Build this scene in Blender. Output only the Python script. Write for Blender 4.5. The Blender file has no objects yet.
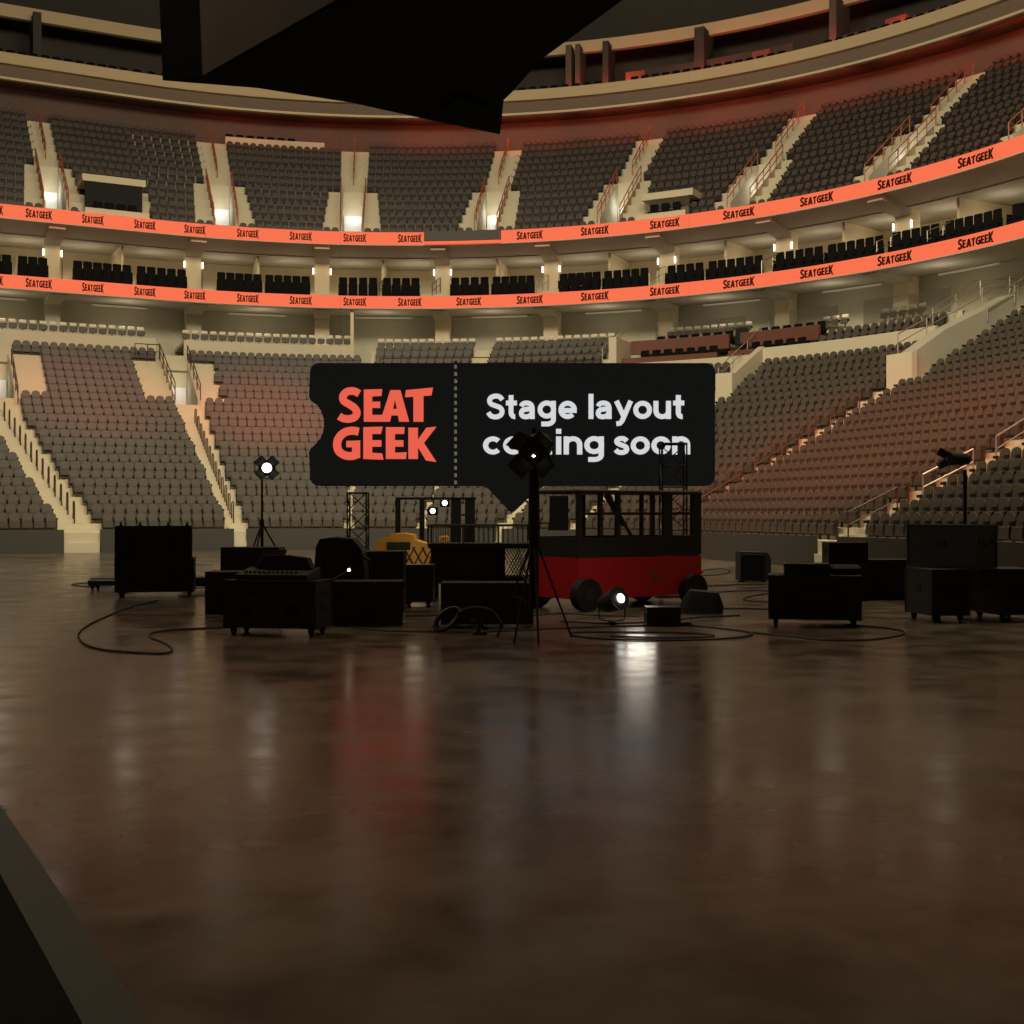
import bpy, bmesh, math, random
import numpy as np
from mathutils import Vector, Matrix, Quaternion
random.seed(7)
sc = bpy.context.scene
col = sc.collection
PI = math.pi
F = 1236.0           # focal length in pixels of the 1024 frame
EYE = 1.75           # eye height above the arena floor

# ------------------------------------------------------------------ camera, world, lights, exposure
cam_d = bpy.data.cameras.new('camera'); cam = bpy.data.objects.new('camera', cam_d); col.objects.link(cam)
cam_d.sensor_width = 36; cam_d.lens = 36*F/1024; cam_d.clip_start = .05; cam_d.clip_end = 400
cam.location = (0, 0, EYE); cam.rotation_euler = (PI/2, 0, 0)
sc.camera = cam
sc.view_settings.view_transform = 'Standard'; sc.view_settings.look = 'None'
sc.view_settings.exposure = 0.0; sc.view_settings.gamma = 1.0
sc.view_settings.use_curve_mapping = False
w = bpy.data.worlds.new('dim_hall'); sc.world = w; w.use_nodes = True
w.node_tree.nodes['Background'].inputs[0].default_value = (1.0, .80, .58, 1)
w.node_tree.nodes['Background'].inputs[1].default_value = 0.03

def area(name, loc, aim, size, power, color, sy=None, spread=None):
    d = bpy.data.lights.new(name, 'AREA'); d.energy = power; d.color = color
    d.shape = 'RECTANGLE'; d.size = size; d.size_y = sy or size
    if spread: d.spread = spread
    o = bpy.data.objects.new(name, d); col.objects.link(o); o.location = loc
    o.rotation_euler = (Vector(aim)-Vector(loc)).to_track_quat('-Z', 'Y').to_euler()
    return o
def spot(name, loc, aim, power, color, angle, blend=.8, r=.3):
    d = bpy.data.lights.new(name, 'SPOT'); d.energy = power; d.color = color
    d.spot_size = math.radians(angle); d.spot_blend = blend; d.shadow_soft_size = r
    o = bpy.data.objects.new(name, d); col.objects.link(o); o.location = loc
    o.rotation_euler = (Vector(aim)-Vector(loc)).to_track_quat('-Z', 'Y').to_euler()
    return o
def point(name, loc, power, color, r=.08):
    d = bpy.data.lights.new(name, 'POINT'); d.energy = power; d.color = color; d.shadow_soft_size = r
    o = bpy.data.objects.new(name, d); col.objects.link(o); o.location = loc
    return o
WARM = (1.0, .86, .62)
CORAL = (1.0, .27, .13)
# house lights under the grid, over the arena floor
area('house_light', (-8, 34, 27), (-14, 72, 9), 12, 8200, WARM, 6)
area('house_light', (6, 30, 27), (14, 58, 9), 12, 6200, WARM, 6)
area('house_light', (15, 30, 31), (3, 32, 0), 10, 2900, WARM, 10)
area('house_light', (-20, 30, 31), (-6, 34, 0), 10, 3400, WARM, 10)
# coral follow spots washing the stands
RED = (1.0, .13, .06)
spot('coral_spot', (-4, 34, 24), (-21.8, 65, 8.2), 23000, RED, 17, 1.0, 1)
spot('coral_spot', (-2, 32, 24), (-13.2, 67.0, 7.6), 46000, RED, 15, 1.0, 1)
spot('coral_spot', (9, 12, 24), (13.6, 46.4, 4.9), 84000, RED, 22, 1.0, 1)
spot('coral_spot', (9, 12, 22), (8.5, 46.5, 2.6), 20000, RED, 18, 1.0, 1)
spot('coral_spot', (8, 12, 22), (18.5, 44.5, 6.9), 14000, RED, 13, 1.0, 1)
spot('coral_spot', (0, 6, 20), (-4, 13, 0), 1000, CORAL, 70, 1.0)  # added coral wash that reddens the foreground floor

# ------------------------------------------------------------------ materials
def mat(name, c, rough=.6, var=.12, scale=4.0, metal=0.0, spec=.4, bump=0.0, detail=4, coord='Object'):
    m = bpy.data.materials.new(name); m.use_nodes = True
    nt = m.node_tree; b = nt.nodes['Principled BSDF']
    tc = nt.nodes.new('ShaderNodeTexCoord'); no = nt.nodes.new('ShaderNodeTexNoise')
    no.inputs['Scale'].default_value = scale; no.inputs['Detail'].default_value = detail
    nt.links.new(tc.outputs[coord], no.inputs['Vector'])
    mx = nt.nodes.new('ShaderNodeMix'); mx.data_type = 'RGBA'
    mx.inputs[6].default_value = (*[v*(1-var) for v in c], 1); mx.inputs[7].default_value = (*[min(1, v*(1+var)) for v in c], 1)
    nt.links.new(no.outputs['Fac'], mx.inputs[0]); nt.links.new(mx.outputs[2], b.inputs['Base Color'])
    b.inputs['Roughness'].default_value = rough; b.inputs['Metallic'].default_value = metal
    b.inputs['Specular IOR Level'].default_value = spec
    if bump:
        bp = nt.nodes.new('ShaderNodeBump'); bp.inputs['Strength'].default_value = bump
        nt.links.new(no.outputs['Fac'], bp.inputs['Height']); nt.links.new(bp.outputs[0], b.inputs['Normal'])
    return m
def emit(name, c, strength, base=None):
    m = bpy.data.materials.new(name); m.use_nodes = True
    b = m.node_tree.nodes['Principled BSDF']
    b.inputs['Base Color'].default_value = (*(base or (.02, .02, .02)), 1)
    b.inputs['Roughness'].default_value = .7
    b.inputs['Specular IOR Level'].default_value = .1
    b.inputs['Emission Color'].default_value = (*c, 1); b.inputs['Emission Strength'].default_value = strength
    return m
M = {}
M['concrete'] = mat('cream_concrete', (.55, .49, .345), .8, .10, .6, coord='Object')
M['wallc'] = mat('grey_concrete', (.40, .375, .28), .85, .12, .5)
M['ceil'] = mat('grey_soffit', (.42, .38, .31), .8, .06, .4)
M['cream'] = mat('cream_plaster', (.60, .50, .33), .8, .05, .5)
M['trim'] = mat('cream_fascia', (.52, .40, .24), .7, .05, .3)
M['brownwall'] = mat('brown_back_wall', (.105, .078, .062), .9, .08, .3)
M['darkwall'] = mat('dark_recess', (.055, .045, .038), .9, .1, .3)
M['roof'] = mat('dark_roof', (.05, .046, .038), .9, .1, .1)
M['dasher'] = mat('dasher_wall', (.050, .048, .038), .6, .08, .6)
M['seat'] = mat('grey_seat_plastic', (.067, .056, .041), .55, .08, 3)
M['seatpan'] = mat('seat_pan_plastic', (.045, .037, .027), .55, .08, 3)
M['uppanshade'] = mat('upper_pan_row_shade', (.010, .008, .006), .6, .08, 3)  # near-black pan colour paints in the shadow between rows
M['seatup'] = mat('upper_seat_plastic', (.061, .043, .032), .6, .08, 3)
M['seatdk'] = mat('seat_frame_metal', (.03, .024, .02), .5, .1, 3)
M['seatwh'] = mat('pale_seat_plastic', (.62, .56, .44), .5, .06, 3)
M['suite'] = mat('black_suite_fabric', (.006, .006, .006), .9, .1, 5, spec=.1)
M['rail'] = mat('coral_brown_rail', (.42, .12, .05), .5, .05, 3)
M['railbr'] = mat('dark_brown_rail', (.07, .03, .018), .5, .05, 3)
M['railst'] = mat('steel_rail', (.35, .31, .24), .4, .05, 3, metal=.5)
M['wood'] = mat('red_brown_wood', (.13, .045, .026), .5, .15, 2)
M['black'] = mat('black_case_laminate', (.025, .0235, .018), .6, .2, 6, spec=.25)
M['black2'] = mat('black_rubber_paint', (.014, .013, .011), .7, .2, 5, spec=.25)
M['edge'] = mat('dark_aluminium_edge', (.03, .028, .025), .45, .1, 5, metal=.4)
M['teal'] = mat('dark_teal_metal', (.045, .055, .052), .5, .1, 5)
M['red'] = mat('red_painted_metal', (.52, .008, .011), .5, .08, 1.5)
M['yellow'] = mat('orange_yellow_paint', (.85, .42, .045), .5, .1, 2)
M['lampsm2'] = None
M['cable'] = mat('black_cable_rubber', (.008, .007, .006), .6, .1, 5)
M['board'] = emit('black_screen_face', (.0056, .0056, .0052), 1.0, (.006, .006, .006))
M['bigblack'] = mat('black_scoreboard_shell', (.006, .006, .006), .9, .1, 1, spec=.05)
M['brownpanel'] = mat('brown_screen_panel', (.042, .029, .019), .8, .25, .5, spec=.1)
M['ribbon'] = emit('coral_led_panel', (.93, .155, .065), 1.0)
M['ribtext'] = mat('dark_lettering', (.035, .012, .01), .8, .05, 2, spec=.05)
M['logo'] = emit('coral_letter_glow', (.85, .125, .075), .95)
M['white'] = emit('white_letter_glow', (.76, .77, .79), .86)
M['lamp'] = emit('white_lamp_glow', (1, .97, .9), 4)
M['lampsm'] = emit('warm_lamp_glow', (1, .85, .6), 14)
M['sconce'] = emit('sconce_glow', (1, .9, .7), 3.2)
M['vomlamp'] = emit('doorway_lamp_glow', (.95, 1, 1), 9)
M['soffitgleam'] = emit('soffit_gleam_emission', (1, .85, .6), .10, (.42, .38, .31))  # soffit colour with faint emission, standing in for a gleam
M['vomwall'] = mat('white_doorway_wall', (.7, .72, .72), .7, .04, 1)
M['darkglass'] = mat('dark_window_box', (.010, .011, .010), .9, .1, 1)
M['platfloor'] = mat('green_grey_platform', (.17, .19, .115), .8, .2, 2)
def glassmat():
    m = bpy.data.materials.new('smoked_glass'); m.use_nodes = True
    nt = m.node_tree; b = nt.nodes['Principled BSDF']
    no = nt.nodes.new('ShaderNodeTexNoise'); no.inputs['Scale'].default_value = .5
    mr = nt.nodes.new('ShaderNodeMapRange'); mr.inputs[3].default_value = .30; mr.inputs[4].default_value = .42
    nt.links.new(no.outputs['Fac'], mr.inputs[0]); nt.links.new(mr.outputs[0], b.inputs['Alpha'])
    b.inputs['Base Color'].default_value = (.09, .08, .06, 1); b.inputs['Roughness'].default_value = .25
    return m
M['glass'] = glassmat()
def floormat():
    m = bpy.data.materials.new('polished_concrete_floor'); m.use_nodes = True
    nt = m.node_tree; L = nt.links.new; b = nt.nodes['Principled BSDF']
    tc = nt.nodes.new('ShaderNodeTexCoord')
    def noise(sc_, det, dist=0.0):
        n = nt.nodes.new('ShaderNodeTexNoise'); n.inputs['Scale'].default_value = sc_
        n.inputs['Detail'].default_value = det; n.inputs['Distortion'].default_value = dist
        L(tc.outputs['Object'], n.inputs['Vector']); return n
    n1 = noise(.35, 6, .6); n2 = noise(1.6, 8, .3); n3 = noise(14, 6)
    r1 = nt.nodes.new('ShaderNodeValToRGB')
    r1.color_ramp.elements[0].position = .40; r1.color_ramp.elements[0].color = (.058, .043, .029, 1)
    r1.color_ramp.elements[1].position = .60; r1.color_ramp.elements[1].color = (.130, .106, .076, 1)
    ad = nt.nodes.new('ShaderNodeMath'); ad.operation = 'MULTIPLY_ADD'; ad.inputs[1].default_value = .5; L(n2.outputs['Fac'], ad.inputs[0])
    hf = nt.nodes.new('ShaderNodeMath'); hf.operation = 'MULTIPLY'; hf.inputs[1].default_value = .5; L(n1.outputs['Fac'], hf.inputs[0]); L(hf.outputs[0], ad.inputs[2])
    L(ad.outputs[0], r1.inputs[0]); L(r1.outputs[0], b.inputs['Base Color'])
    r2 = nt.nodes.new('ShaderNodeMapRange'); r2.inputs[1].default_value = .3; r2.inputs[2].default_value = .7
    r2.inputs[3].default_value = .15; r2.inputs[4].default_value = .27; L(n2.outputs['Fac'], r2.inputs[0])
    L(r2.outputs[0], b.inputs['Roughness'])
    b.inputs['Specular IOR Level'].default_value = .5; b.inputs['IOR'].default_value = 1.22
    bp = nt.nodes.new('ShaderNodeBump'); bp.inputs['Strength'].default_value = .03; bp.inputs['Distance'].default_value = .01
    L(n3.outputs['Fac'], bp.inputs['Height']); L(bp.outputs[0], b.inputs['Normal'])
    # fine scratches
    vo = nt.nodes.new('ShaderNodeTexVoronoi'); vo.feature = 'DISTANCE_TO_EDGE'; vo.inputs['Scale'].default_value = .6
    L(tc.outputs['Object'], vo.inputs['Vector'])
    return m
M['floor'] = floormat()

# ------------------------------------------------------------------ mesh helpers
class MB:
    def __init__(s): s.v = []; s.f = []
    def add(s, vs, fs):
        o = len(s.v); s.v += [tuple(v) for v in vs]; s.f += [tuple(i+o for i in f) for f in fs]; return s
    def box(s, c, d, rz=0.0, bev=0.0, M4=None):
        x, y, z = [k/2 for k in d]
        vs = [(-x,-y,-z),(x,-y,-z),(x,y,-z),(-x,y,-z),(-x,-y,z),(x,-y,z),(x,y,z),(-x,y,z)]
        fs = [(0,3,2,1),(4,5,6,7),(0,1,5,4),(1,2,6,5),(2,3,7,6),(3,0,4,7)]
        if bev:
            bm = bmesh.new(); vv = [bm.verts.new(v) for v in vs]
            for f in fs: bm.faces.new([vv[i] for i in f])
            bmesh.ops.bevel(bm, geom=bm.edges[:], offset=bev, segments=1, affect='EDGES')
            bm.verts.index_update(); vs = [tuple(v.co) for v in bm.verts]; fs = [tuple(v.index for v in f.verts) for f in bm.faces]; bm.free()
        R = Matrix.Rotation(rz, 4, 'Z') if M4 is None else M4
        vs = [tuple(R @ Vector(v) + Vector(c)) for v in vs]
        return s.add(vs, fs)
    def rod(s, a, b, r, n=6, r2=None):
        a, b = Vector(a), Vector(b); r2 = r if r2 is None else r2
        q = (b-a).to_track_quat('Z', 'Y') if (b-a).length > 1e-6 else Quaternion()
        vs = []
        for p, rr in ((a, r), (b, r2)):
            for k in range(n):
                t = 2*PI*(k+.5)/n; vs.append(p + q @ Vector((rr*math.cos(t), rr*math.sin(t), 0)))
        fs = [(k, (k+1) % n, n+(k+1) % n, n+k) for k in range(n)] + [tuple(range(n))[::-1], tuple(range(n, 2*n))]
        return s.add(vs, fs)
    def tube(s, pts, r, n=6):
        pts = [Vector(p) for p in pts]; vs = []; m = len(pts)
        for i, p in enumerate(pts):
            t = (pts[min(i+1, m-1)]-pts[max(i-1, 0)]); q = t.to_track_quat('Z', 'Y')
            ref = Vector((0, 0, 1)) if abs(t.normalized().z) < .95 else Vector((0, 1, 0))
            x = t.cross(ref).normalized(); y = x.cross(t).normalized()
            for k in range(n):
                a = 2*PI*k/n; vs.append(p + x*(r*math.cos(a)) + y*(r*math.sin(a)))
        fs = [(i*n+k, i*n+(k+1) % n, (i+1)*n+(k+1) % n, (i+1)*n+k) for i in range(m-1) for k in range(n)]
        fs += [tuple(range(n))[::-1], tuple(range((m-1)*n, m*n))]
        return s.add(vs, fs)
    def prism(s, pts, vec):
        n = len(pts); v = Vector(vec); a = [Vector(p) for p in pts]
        s.add(a+[p+v for p in a], [tuple(range(n)), tuple(range(n, 2*n))[::-1]] + [(k, n+k, n+(k+1) % n, (k+1) % n) for k in range(n)])
        return s
    def lathe(s, c, prof, n=20, M4=None):
        vs = []
        for r, z in prof:
            for k in range(n):
                t = 2*PI*k/n; v = Vector((r*math.cos(t), r*math.sin(t), z))
                vs.append((M4 @ v if M4 else v) + Vector(c))
        m = len(prof)
        fs = [(i*n+k, i*n+(k+1) % n, (i+1)*n+(k+1) % n, (i+1)*n+k) for i in range(m-1) for k in range(n)]
        fs += [tuple(range(n))[::-1], tuple(range((m-1)*n, m*n))]
        return s.add(vs, fs)
    def build(s, name, m, parent=None, smooth=False, fix=True):
        me = bpy.data.meshes.new(name); me.from_pydata(s.v, [], s.f); me.materials.append(m)
        if fix and len(s.v) < 20000:
            bm = bmesh.new(); bm.from_mesh(me); bmesh.ops.recalc_face_normals(bm, faces=bm.faces[:]); bm.to_mesh(me); bm.free()
        if smooth:
            for p in me.polygons: p.use_smooth = True
        o = bpy.data.objects.new(name, me); col.objects.link(o)
        if parent is not None:
            o.parent = parent
            if s.world: o.matrix_parent_inverse = PM[parent.name].inverted()
        return o
    world = False
def empty(name, loc, rz=0.0):
    o = bpy.data.objects.new(name, None); col.objects.link(o); o.location = loc; o.rotation_euler = (0, 0, rz); o.empty_display_size = .1
    return o
def tag(o, label=None, cat=None, group=None, kind=None):
    if label: o['label'] = label
    if cat: o['category'] = cat
    if group: o['group'] = group
    if kind: o['kind'] = kind
    return o
def struct(o): o['kind'] = 'structure'; return o
def rootmesh(mb, name, m, label, cat, group=None, origin=None):
    if origin is not None:
        mb.v = [(x-origin[0], y-origin[1], z-origin[2]) for x, y, z in mb.v]
    o = mb.build(name, m); 
    if origin is not None: o.location = origin
    return tag(o, label, cat, group)
def offs(mb, o):
    mb.v = [(x-o[0], y-o[1], z-o[2]) for x, y, z in mb.v]; return mb

# ------------------------------------------------------------------ plan curve of the bowl (front edge of the suites)
_X0, _Z0, _h0, _s1, _R, _h1 = -28.38, 68.15, 26.52, 8.36, 32.26, -70.91
_s = np.linspace(-30, 130, 1601); _ds = _s[1]-_s[0]
_s2 = _s1 + _R*math.radians(_h0-_h1)
_hd = math.radians(_h0) - np.clip(_s-_s1, 0, _s2-_s1)/_R
_X = np.cumsum(np.cos(_hd))*_ds; _Z = np.cumsum(np.sin(_hd))*_ds
_i0 = int(np.argmin(abs(_s))); _X += _X0-_X[_i0]; _Z += _Z0-_Z[_i0]
def heading(s): return float(np.interp(s, _s, _hd))
def P(s, d, z):
    x = np.interp(s, _s, _X); y = np.interp(s, _s, _Z); h = np.interp(s, _s, _hd)
    return Vector((float(x-math.sin(h)*d), float(y+math.cos(h)*d), z))
def s_at(px, d):
    xs = _X-np.sin(_hd)*d; ys = _Z+np.cos(_hd)*d
    pr = 512+F*xs/np.maximum(ys, 5); m = (ys > 5) & (_s > -25)
    return float(np.interp(px, pr[m], _s[m]))
def pix(v): return 512+F*v[0]/v[1], 512-F*(v[2]-EYE)/v[1]
def srange(s0, s1, step=1.0):
    n = max(1, int(math.ceil((s1-s0)/step))); return [s0+(s1-s0)*k/n for k in range(n+1)]
def sweep(mb, prof, s0, s1, step=1.0, closed=False, caps=True):
    """prof: list of (d, z) extruded along the plan curve"""
    ss = srange(s0, s1, step); n = len(prof); vs = [P(s, d, z) for s in ss for d, z in prof]
    m = n if closed else n-1
    fs = [(i*n+k, i*n+(k+1) % n, (i+1)*n+(k+1) % n, (i+1)*n+k) for i in range(len(ss)-1) for k in range(m)]
    if closed and caps: fs += [tuple(range(n)), tuple(range((len(ss)-1)*n, len(ss)*n))[::-1]]
    return mb.add(vs, fs)
def rect(d0, d1, z0, z1): return [(d0, z0), (d1, z0), (d1, z1), (d0, z1)]
SL, SR = -14.0, 98.0
Z2 = lambda H: H+EYE      # height above the eye -> height above the floor

# ------------------------------------------------------------------ large structure
mb = MB(); mb.add([(-90, -40, 0), (90, -40, 0), (90, 130, 0), (-90, 130, 0)], [(0, 1, 2, 3)])
struct(mb.build('floor', M['floor'], fix=False))

# lower bowl terraces
DW = -18.3                                   # front wall line
NR = 23
LT = .80
def lrow(k): return -17.9+LT*k
_lz = [.85]
for k in range(1, NR+6): _lz.append(_lz[-1] + (.385+.0045*k))
def ltread(k): return _lz[k]
def lower_prof(n, v0=None, v1=None):
    pr = [(DW+.15, 0), (DW+.15, ltread(0))]
    for k in range(n):
        z = ltread(k)
        if v0 is not None and v0 <= k < v1: z = ltread(v0)
        d = lrow(k)
        if k: pr.append((d-.02, z))
        pr.append((d+LT-.02, z))
    return pr
AL = [(-.2, .75), (9.55, .75), (20.8, .7), (28.3, .6), (37.2, .6), (45.2, .6), (58.2, .75), (74.0, .75)]     # lower aisles
VL = {9.55: (16, 22), -.2: (16, 22)}
def ac(c, k):          # aisle centre at row k (two aisles run slightly askew)
    if c == -.2: return 2.1-2.3*min(k, 13)/13
    if c == 58.2: return 57.1+2.0*k/21
    if c == 74.0: return 72.75+1.25*min(k, 6)/6
    return c
def nrows(s):
    if s < 20.8: return 23
    if s < 37.2: return 19
    if s < 58.2: return 21
    return 23
mb = MB()
segs = [(SL, 20.8), (20.8, 37.2), (37.2, 58.2), (58.2, SR)]
cuts = {9.55: .75, -.2: .75}
def build_terr(mb, a, b):
    edges = [a]
    for c, hw in cuts.items():
        if a < c-hw and c+hw < b: edges += [c-hw, c+hw]
    edges = sorted(edges)+[b]
    for i in range(len(edges)-1):
        e0, e1 = edges[i], edges[i+1]; mid = (e0+e1)/2; v = None
        for c, hw in cuts.items():
            if abs(mid-c) < hw: v = VL[c]
        pr = lower_prof(nrows(mid), *(v or (None, None)))
        sweep(mb, pr, e0, e1, .9)
for a, b in segs: build_terr(mb, a, b)
struct(mb.build('seating_terrace', M['concrete'], fix=False))
# front dasher wall, broken at the aisles
mb = MB()
gaps = [(2.1, .75), (9.55, .7), (37.4, .45), (72.8, .75)]
cur = SL
for g, hw in gaps:
    sweep(mb, rect(DW-.15, DW+.14, 0, 1.0), cur, g-hw, .8, True); cur = g+hw
sweep(mb, rect(DW-.15, DW+.14, 0, 1.0), cur, SR, .8, True)
struct(mb.build('wall_front', M['dasher']))
# half steps in the aisles
for c, hw in AL:
    if c == 20.8: continue
    n = nrows(c-1); v = VL.get(c)
    mb = MB()
    for k in range(0, n):
        if v and v[0] <= k < v[1]: continue
        z0 = ltread(k-1) if k else .0
        sweep(mb, rect(lrow(k)-.38, lrow(k)-.02, z0+.005, (z0+ltread(k))/2), ac(c, k)-hw+.02, ac(c, k)+hw-.02, 1, True)
    struct(mb.build('aisle_steps', M['concrete']))

# concourse wall, parapets, top blocks
mb = MB(); sweep(mb, [(4.2, Z2(6)), (4.2, Z2(13.0))], SL, SR, 1.2); struct(mb.build('wall_concourse', M['wallc'], fix=False))
zt = ltread(22)
mb = MB()
for a, b in ((SL, 8.6), (10.2, 20.0)):
    sweep(mb, rect(.35, .6, zt-.1, Z2(10.15)), a, b, 1, True)
    sweep(mb, rect(.6, 4.2, Z2(9.9), Z2(10.1)), a, b, 1, True)
sweep(mb, rect(.33, .6, zt-.4, zt+.5), 8.4, 10.4, 1, True)
sweep(mb, rect(.6, 4.2, zt+.1, zt+.3), 8.6, 10.2, 1, True)
sweep(mb, rect(.0, 4.2, Z2(8.6), Z2(8.75)), 20.0, 49, 1, True)
# right: parapet behind the last rows between the wooden boxes and the corner stair
sweep(mb, rect(-1.95, -1.75, ltread(20)-.1, Z2(8.75)), 46.0, 57.3, 1, True)
sweep(mb, [(-1.75, Z2(8.3)), (-.9, Z2(8.3)), (-.9, Z2(8.75)), (-.1, Z2(8.75)), (-.1, Z2(9.6)), (.1, Z2(9.6)), (.1, Z2(9.35)), (4.2, Z2(9.35))], 49.2, 57.3, 1)
sweep(mb, rect(-1.95, -1.7, ltread(20)-.1, Z2(8.45)), 37.6, 46.0, 1, True)
# corner right of the stair: four more rows behind a low wall
sweep(mb, [(.3, zt), (.3, zt+.55), (1.1, zt+.55), (1.1, zt+1.0), (1.9, zt+1.0), (1.9, zt+1.45), (4.2, zt+1.45)], 60.2, SR, 1)
struct(mb.build('wall_parapet', M['concrete'], fix=False))
# middle raised block of four rows
mb = MB()
for a, b in ((21.3, 37.0),):
    pr = [(-3.5, ltread(18)-.1)]
    for k in range(4): pr += [(-3.5+.8*k, Z2(8.15+.5*k)), (-2.7+.8*k, Z2(8.15+.5*k))]
    pr += [(-.3, Z2(9.6)), (-.3, Z2(8.6))]
    sweep(mb, pr, a, b, .8)
struct(mb.build('seating_terrace', M['concrete'], fix=False))
mb = MB(); sweep(mb, rect(-2.6, -.1, Z2(8.2), Z2(9.9)), 36.7, 37.2, .4, True); struct(mb.build('wall_stair', M['concrete']))
# corner stair: solid sloping side walls at the head of aisle
mb = MB()
vs = []
for s_ in (58.9, 60.0):
    for d, zz in ((-5.6, ltread(15)-.2), (-5.6, ltread(15)+1.65), (-3.8, ltread(18)+1.35), (.4, zt+1.3), (.4, zt-1.0)):
        vs.append(P(s_, d, zz))
mb.add(vs, [(0, 1, 2, 3, 4), (9, 8, 7, 6, 5)] + [(k, (k+1) % 5, 5+(k+1) % 5, 5+k) for k in range(5)])
struct(mb.build('wall_stair', M['wallc']))
mb = MB(); vs = []
for s_ in (45.95, 46.35):
    for d, zz in ((-4.9, ltread(16)-.2), (-4.9, ltread(16)+1.25), (-1.8, ltread(20)+1.1), (-1.8, ltread(20)-.5)): vs.append(P(s_, d, zz))
mb.add(vs, [(0, 1, 2, 3), (7, 6, 5, 4)]+[(k, (k+1) % 4, 4+(k+1) % 4, 4+k) for k in range(4)])
sweep(mb, rect(-5.1, -4.9, ltread(15), ltread(16)+1.3), 45.2, 46.35, .6, True)
struct(mb.build('wall_stair', M['concrete']))
mb = MB(); sweep(mb, rect(-5.9, -5.6, ltread(14), ltread(15)+1.6), 58.2, 60.1, .6, True); struct(mb.build('wall_stair', M['concrete']))

# soffit under the lower ribbon, level decks, suite interior
mb = MB()
sweep(mb, [(-.05, Z2(12.38)), (-.05, Z2(12.3)), (4.3, Z2(12.55)), (4.3, Z2(13.0))], SL, SR, 1.2)
struct(mb.build('ceiling_concourse', M['ceil'], fix=False))
mb = MB()
sweep(mb, [(.0, Z2(12.9)), (1.35, Z2(12.9)), (1.35, Z2(13.5)), (2.6, Z2(13.5)), (2.6, Z2(13.7)), (7.5, Z2(13.7))], SL, SR, 1.2)
struct(mb.build('floor_suites', M['concrete'], fix=False))
mb = MB(); sweep(mb, [(7.4, Z2(13.6)), (7.4, Z2(16.4))], SL, SR, 1.2); struct(mb.build('wall_suites', M['cream'], fix=False))
mb = MB(); sweep(mb, [(.25, Z2(16.26)), (2.4, Z2(15.95)), (2.4, Z2(15.9)), (2.5, Z2(15.9)), (7.5, Z2(16.15))], SL, SR, 1.2); struct(mb.build('ceiling_suites', M['ceil'], fix=False))

# upper deck
UT, UR = .88, .70
def urow(k): return .35+UT*k
def utread(k): return Z2(16.62)+UR*k
NU = 13
AU = [(3.2, .6), (12.7, .6), (20.0, .55), (28.0, .55), (35.4, .6), (43.2, .6), (51.3, .6), (59.5, .6)]
def upper_prof(v=False):
    pr = [(.05, Z2(16.3)), (.05, utread(0))]
    for k in range(NU):
        z = utread(1) if (v and 1 <= k < 6) else utread(k)
        pr += [(urow(k)-.05, z), (urow(k)+UT-.05, z)]
    return pr
mb = MB(); edges = [SL]
for c, hw in AU: edges += [c-.62, c+.62]
edges.append(SR)
for i in range(len(edges)-1): sweep(mb, upper_prof(i % 2 == 1), edges[i], edges[i+1], 1.0)
struct(mb.build('seating_terrace', M['concrete'], fix=False))
mb = MB()
for c, hw in AU:
    for k in range(7, NU):
        sweep(mb, rect(urow(k)-.42, urow(k)-.06, utread(k-1), (utread(k-1)+utread(k))/2), c-.5, c+.5, 1, True)
struct(mb.build('aisle_steps', M['concrete']))
DB = 12.2
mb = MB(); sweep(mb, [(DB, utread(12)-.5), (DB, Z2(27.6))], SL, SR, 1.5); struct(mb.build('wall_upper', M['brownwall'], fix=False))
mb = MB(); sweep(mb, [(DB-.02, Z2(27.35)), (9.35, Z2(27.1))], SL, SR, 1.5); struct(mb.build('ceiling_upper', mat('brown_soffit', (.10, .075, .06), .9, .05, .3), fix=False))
for k, s_ in enumerate(range(-6, 76, 5)):
    pw = 8 if s_ < 14 else (30 if s_ < 24 else 68)
    area('coral_wall_wash', P(s_, 9.9, Z2(26.85)), P(s_, 12.2, Z2(25.4)), 5.2, pw, RED if s_ > 9 else (1, .45, .3), .25)  # unseen strips added to redden the back wall
for s_ in (33, 38.5, 44, 49.5): area('coral_balcony_wash', P(s_, 9.6, Z2(28.5)), P(s_, 15.5, Z2(30.4)), 4, 70, RED, .3)  # unseen strips added for a red glow inside the balcony
# balcony above: pale line, grey band, cream fascia
mb = MB(); sweep(mb, rect(8.95, 9.3, Z2(26.85), Z2(27.0)), SL, SR, 1.2, True); struct(mb.build('trim_1', M['cream']))
mb = MB(); sweep(mb, [(9.25, Z2(27.0)), (8.7, Z2(27.62))], SL, SR, 1.2); struct(mb.build('trim_2', mat('grey_brown_band', (.22, .165, .12), .8), fix=False))
mb = MB(); sweep(mb, rect(8.3, 8.7, Z2(27.62), Z2(28.3)), SL, SR, 1.2, True); struct(mb.build('trim_3', M['trim']))
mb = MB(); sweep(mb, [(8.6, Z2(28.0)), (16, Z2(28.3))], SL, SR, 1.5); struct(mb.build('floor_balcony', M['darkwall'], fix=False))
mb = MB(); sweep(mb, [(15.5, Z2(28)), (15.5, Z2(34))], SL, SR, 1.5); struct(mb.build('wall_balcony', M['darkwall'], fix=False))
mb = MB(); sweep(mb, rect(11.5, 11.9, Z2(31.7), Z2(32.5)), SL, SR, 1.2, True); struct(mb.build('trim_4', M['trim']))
mb = MB(); sweep(mb, [(11.6, Z2(31.9)), (16, Z2(32.6))], SL, SR, 1.5); struct(mb.build('ceiling_balcony', M['darkwall'], fix=False))
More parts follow.
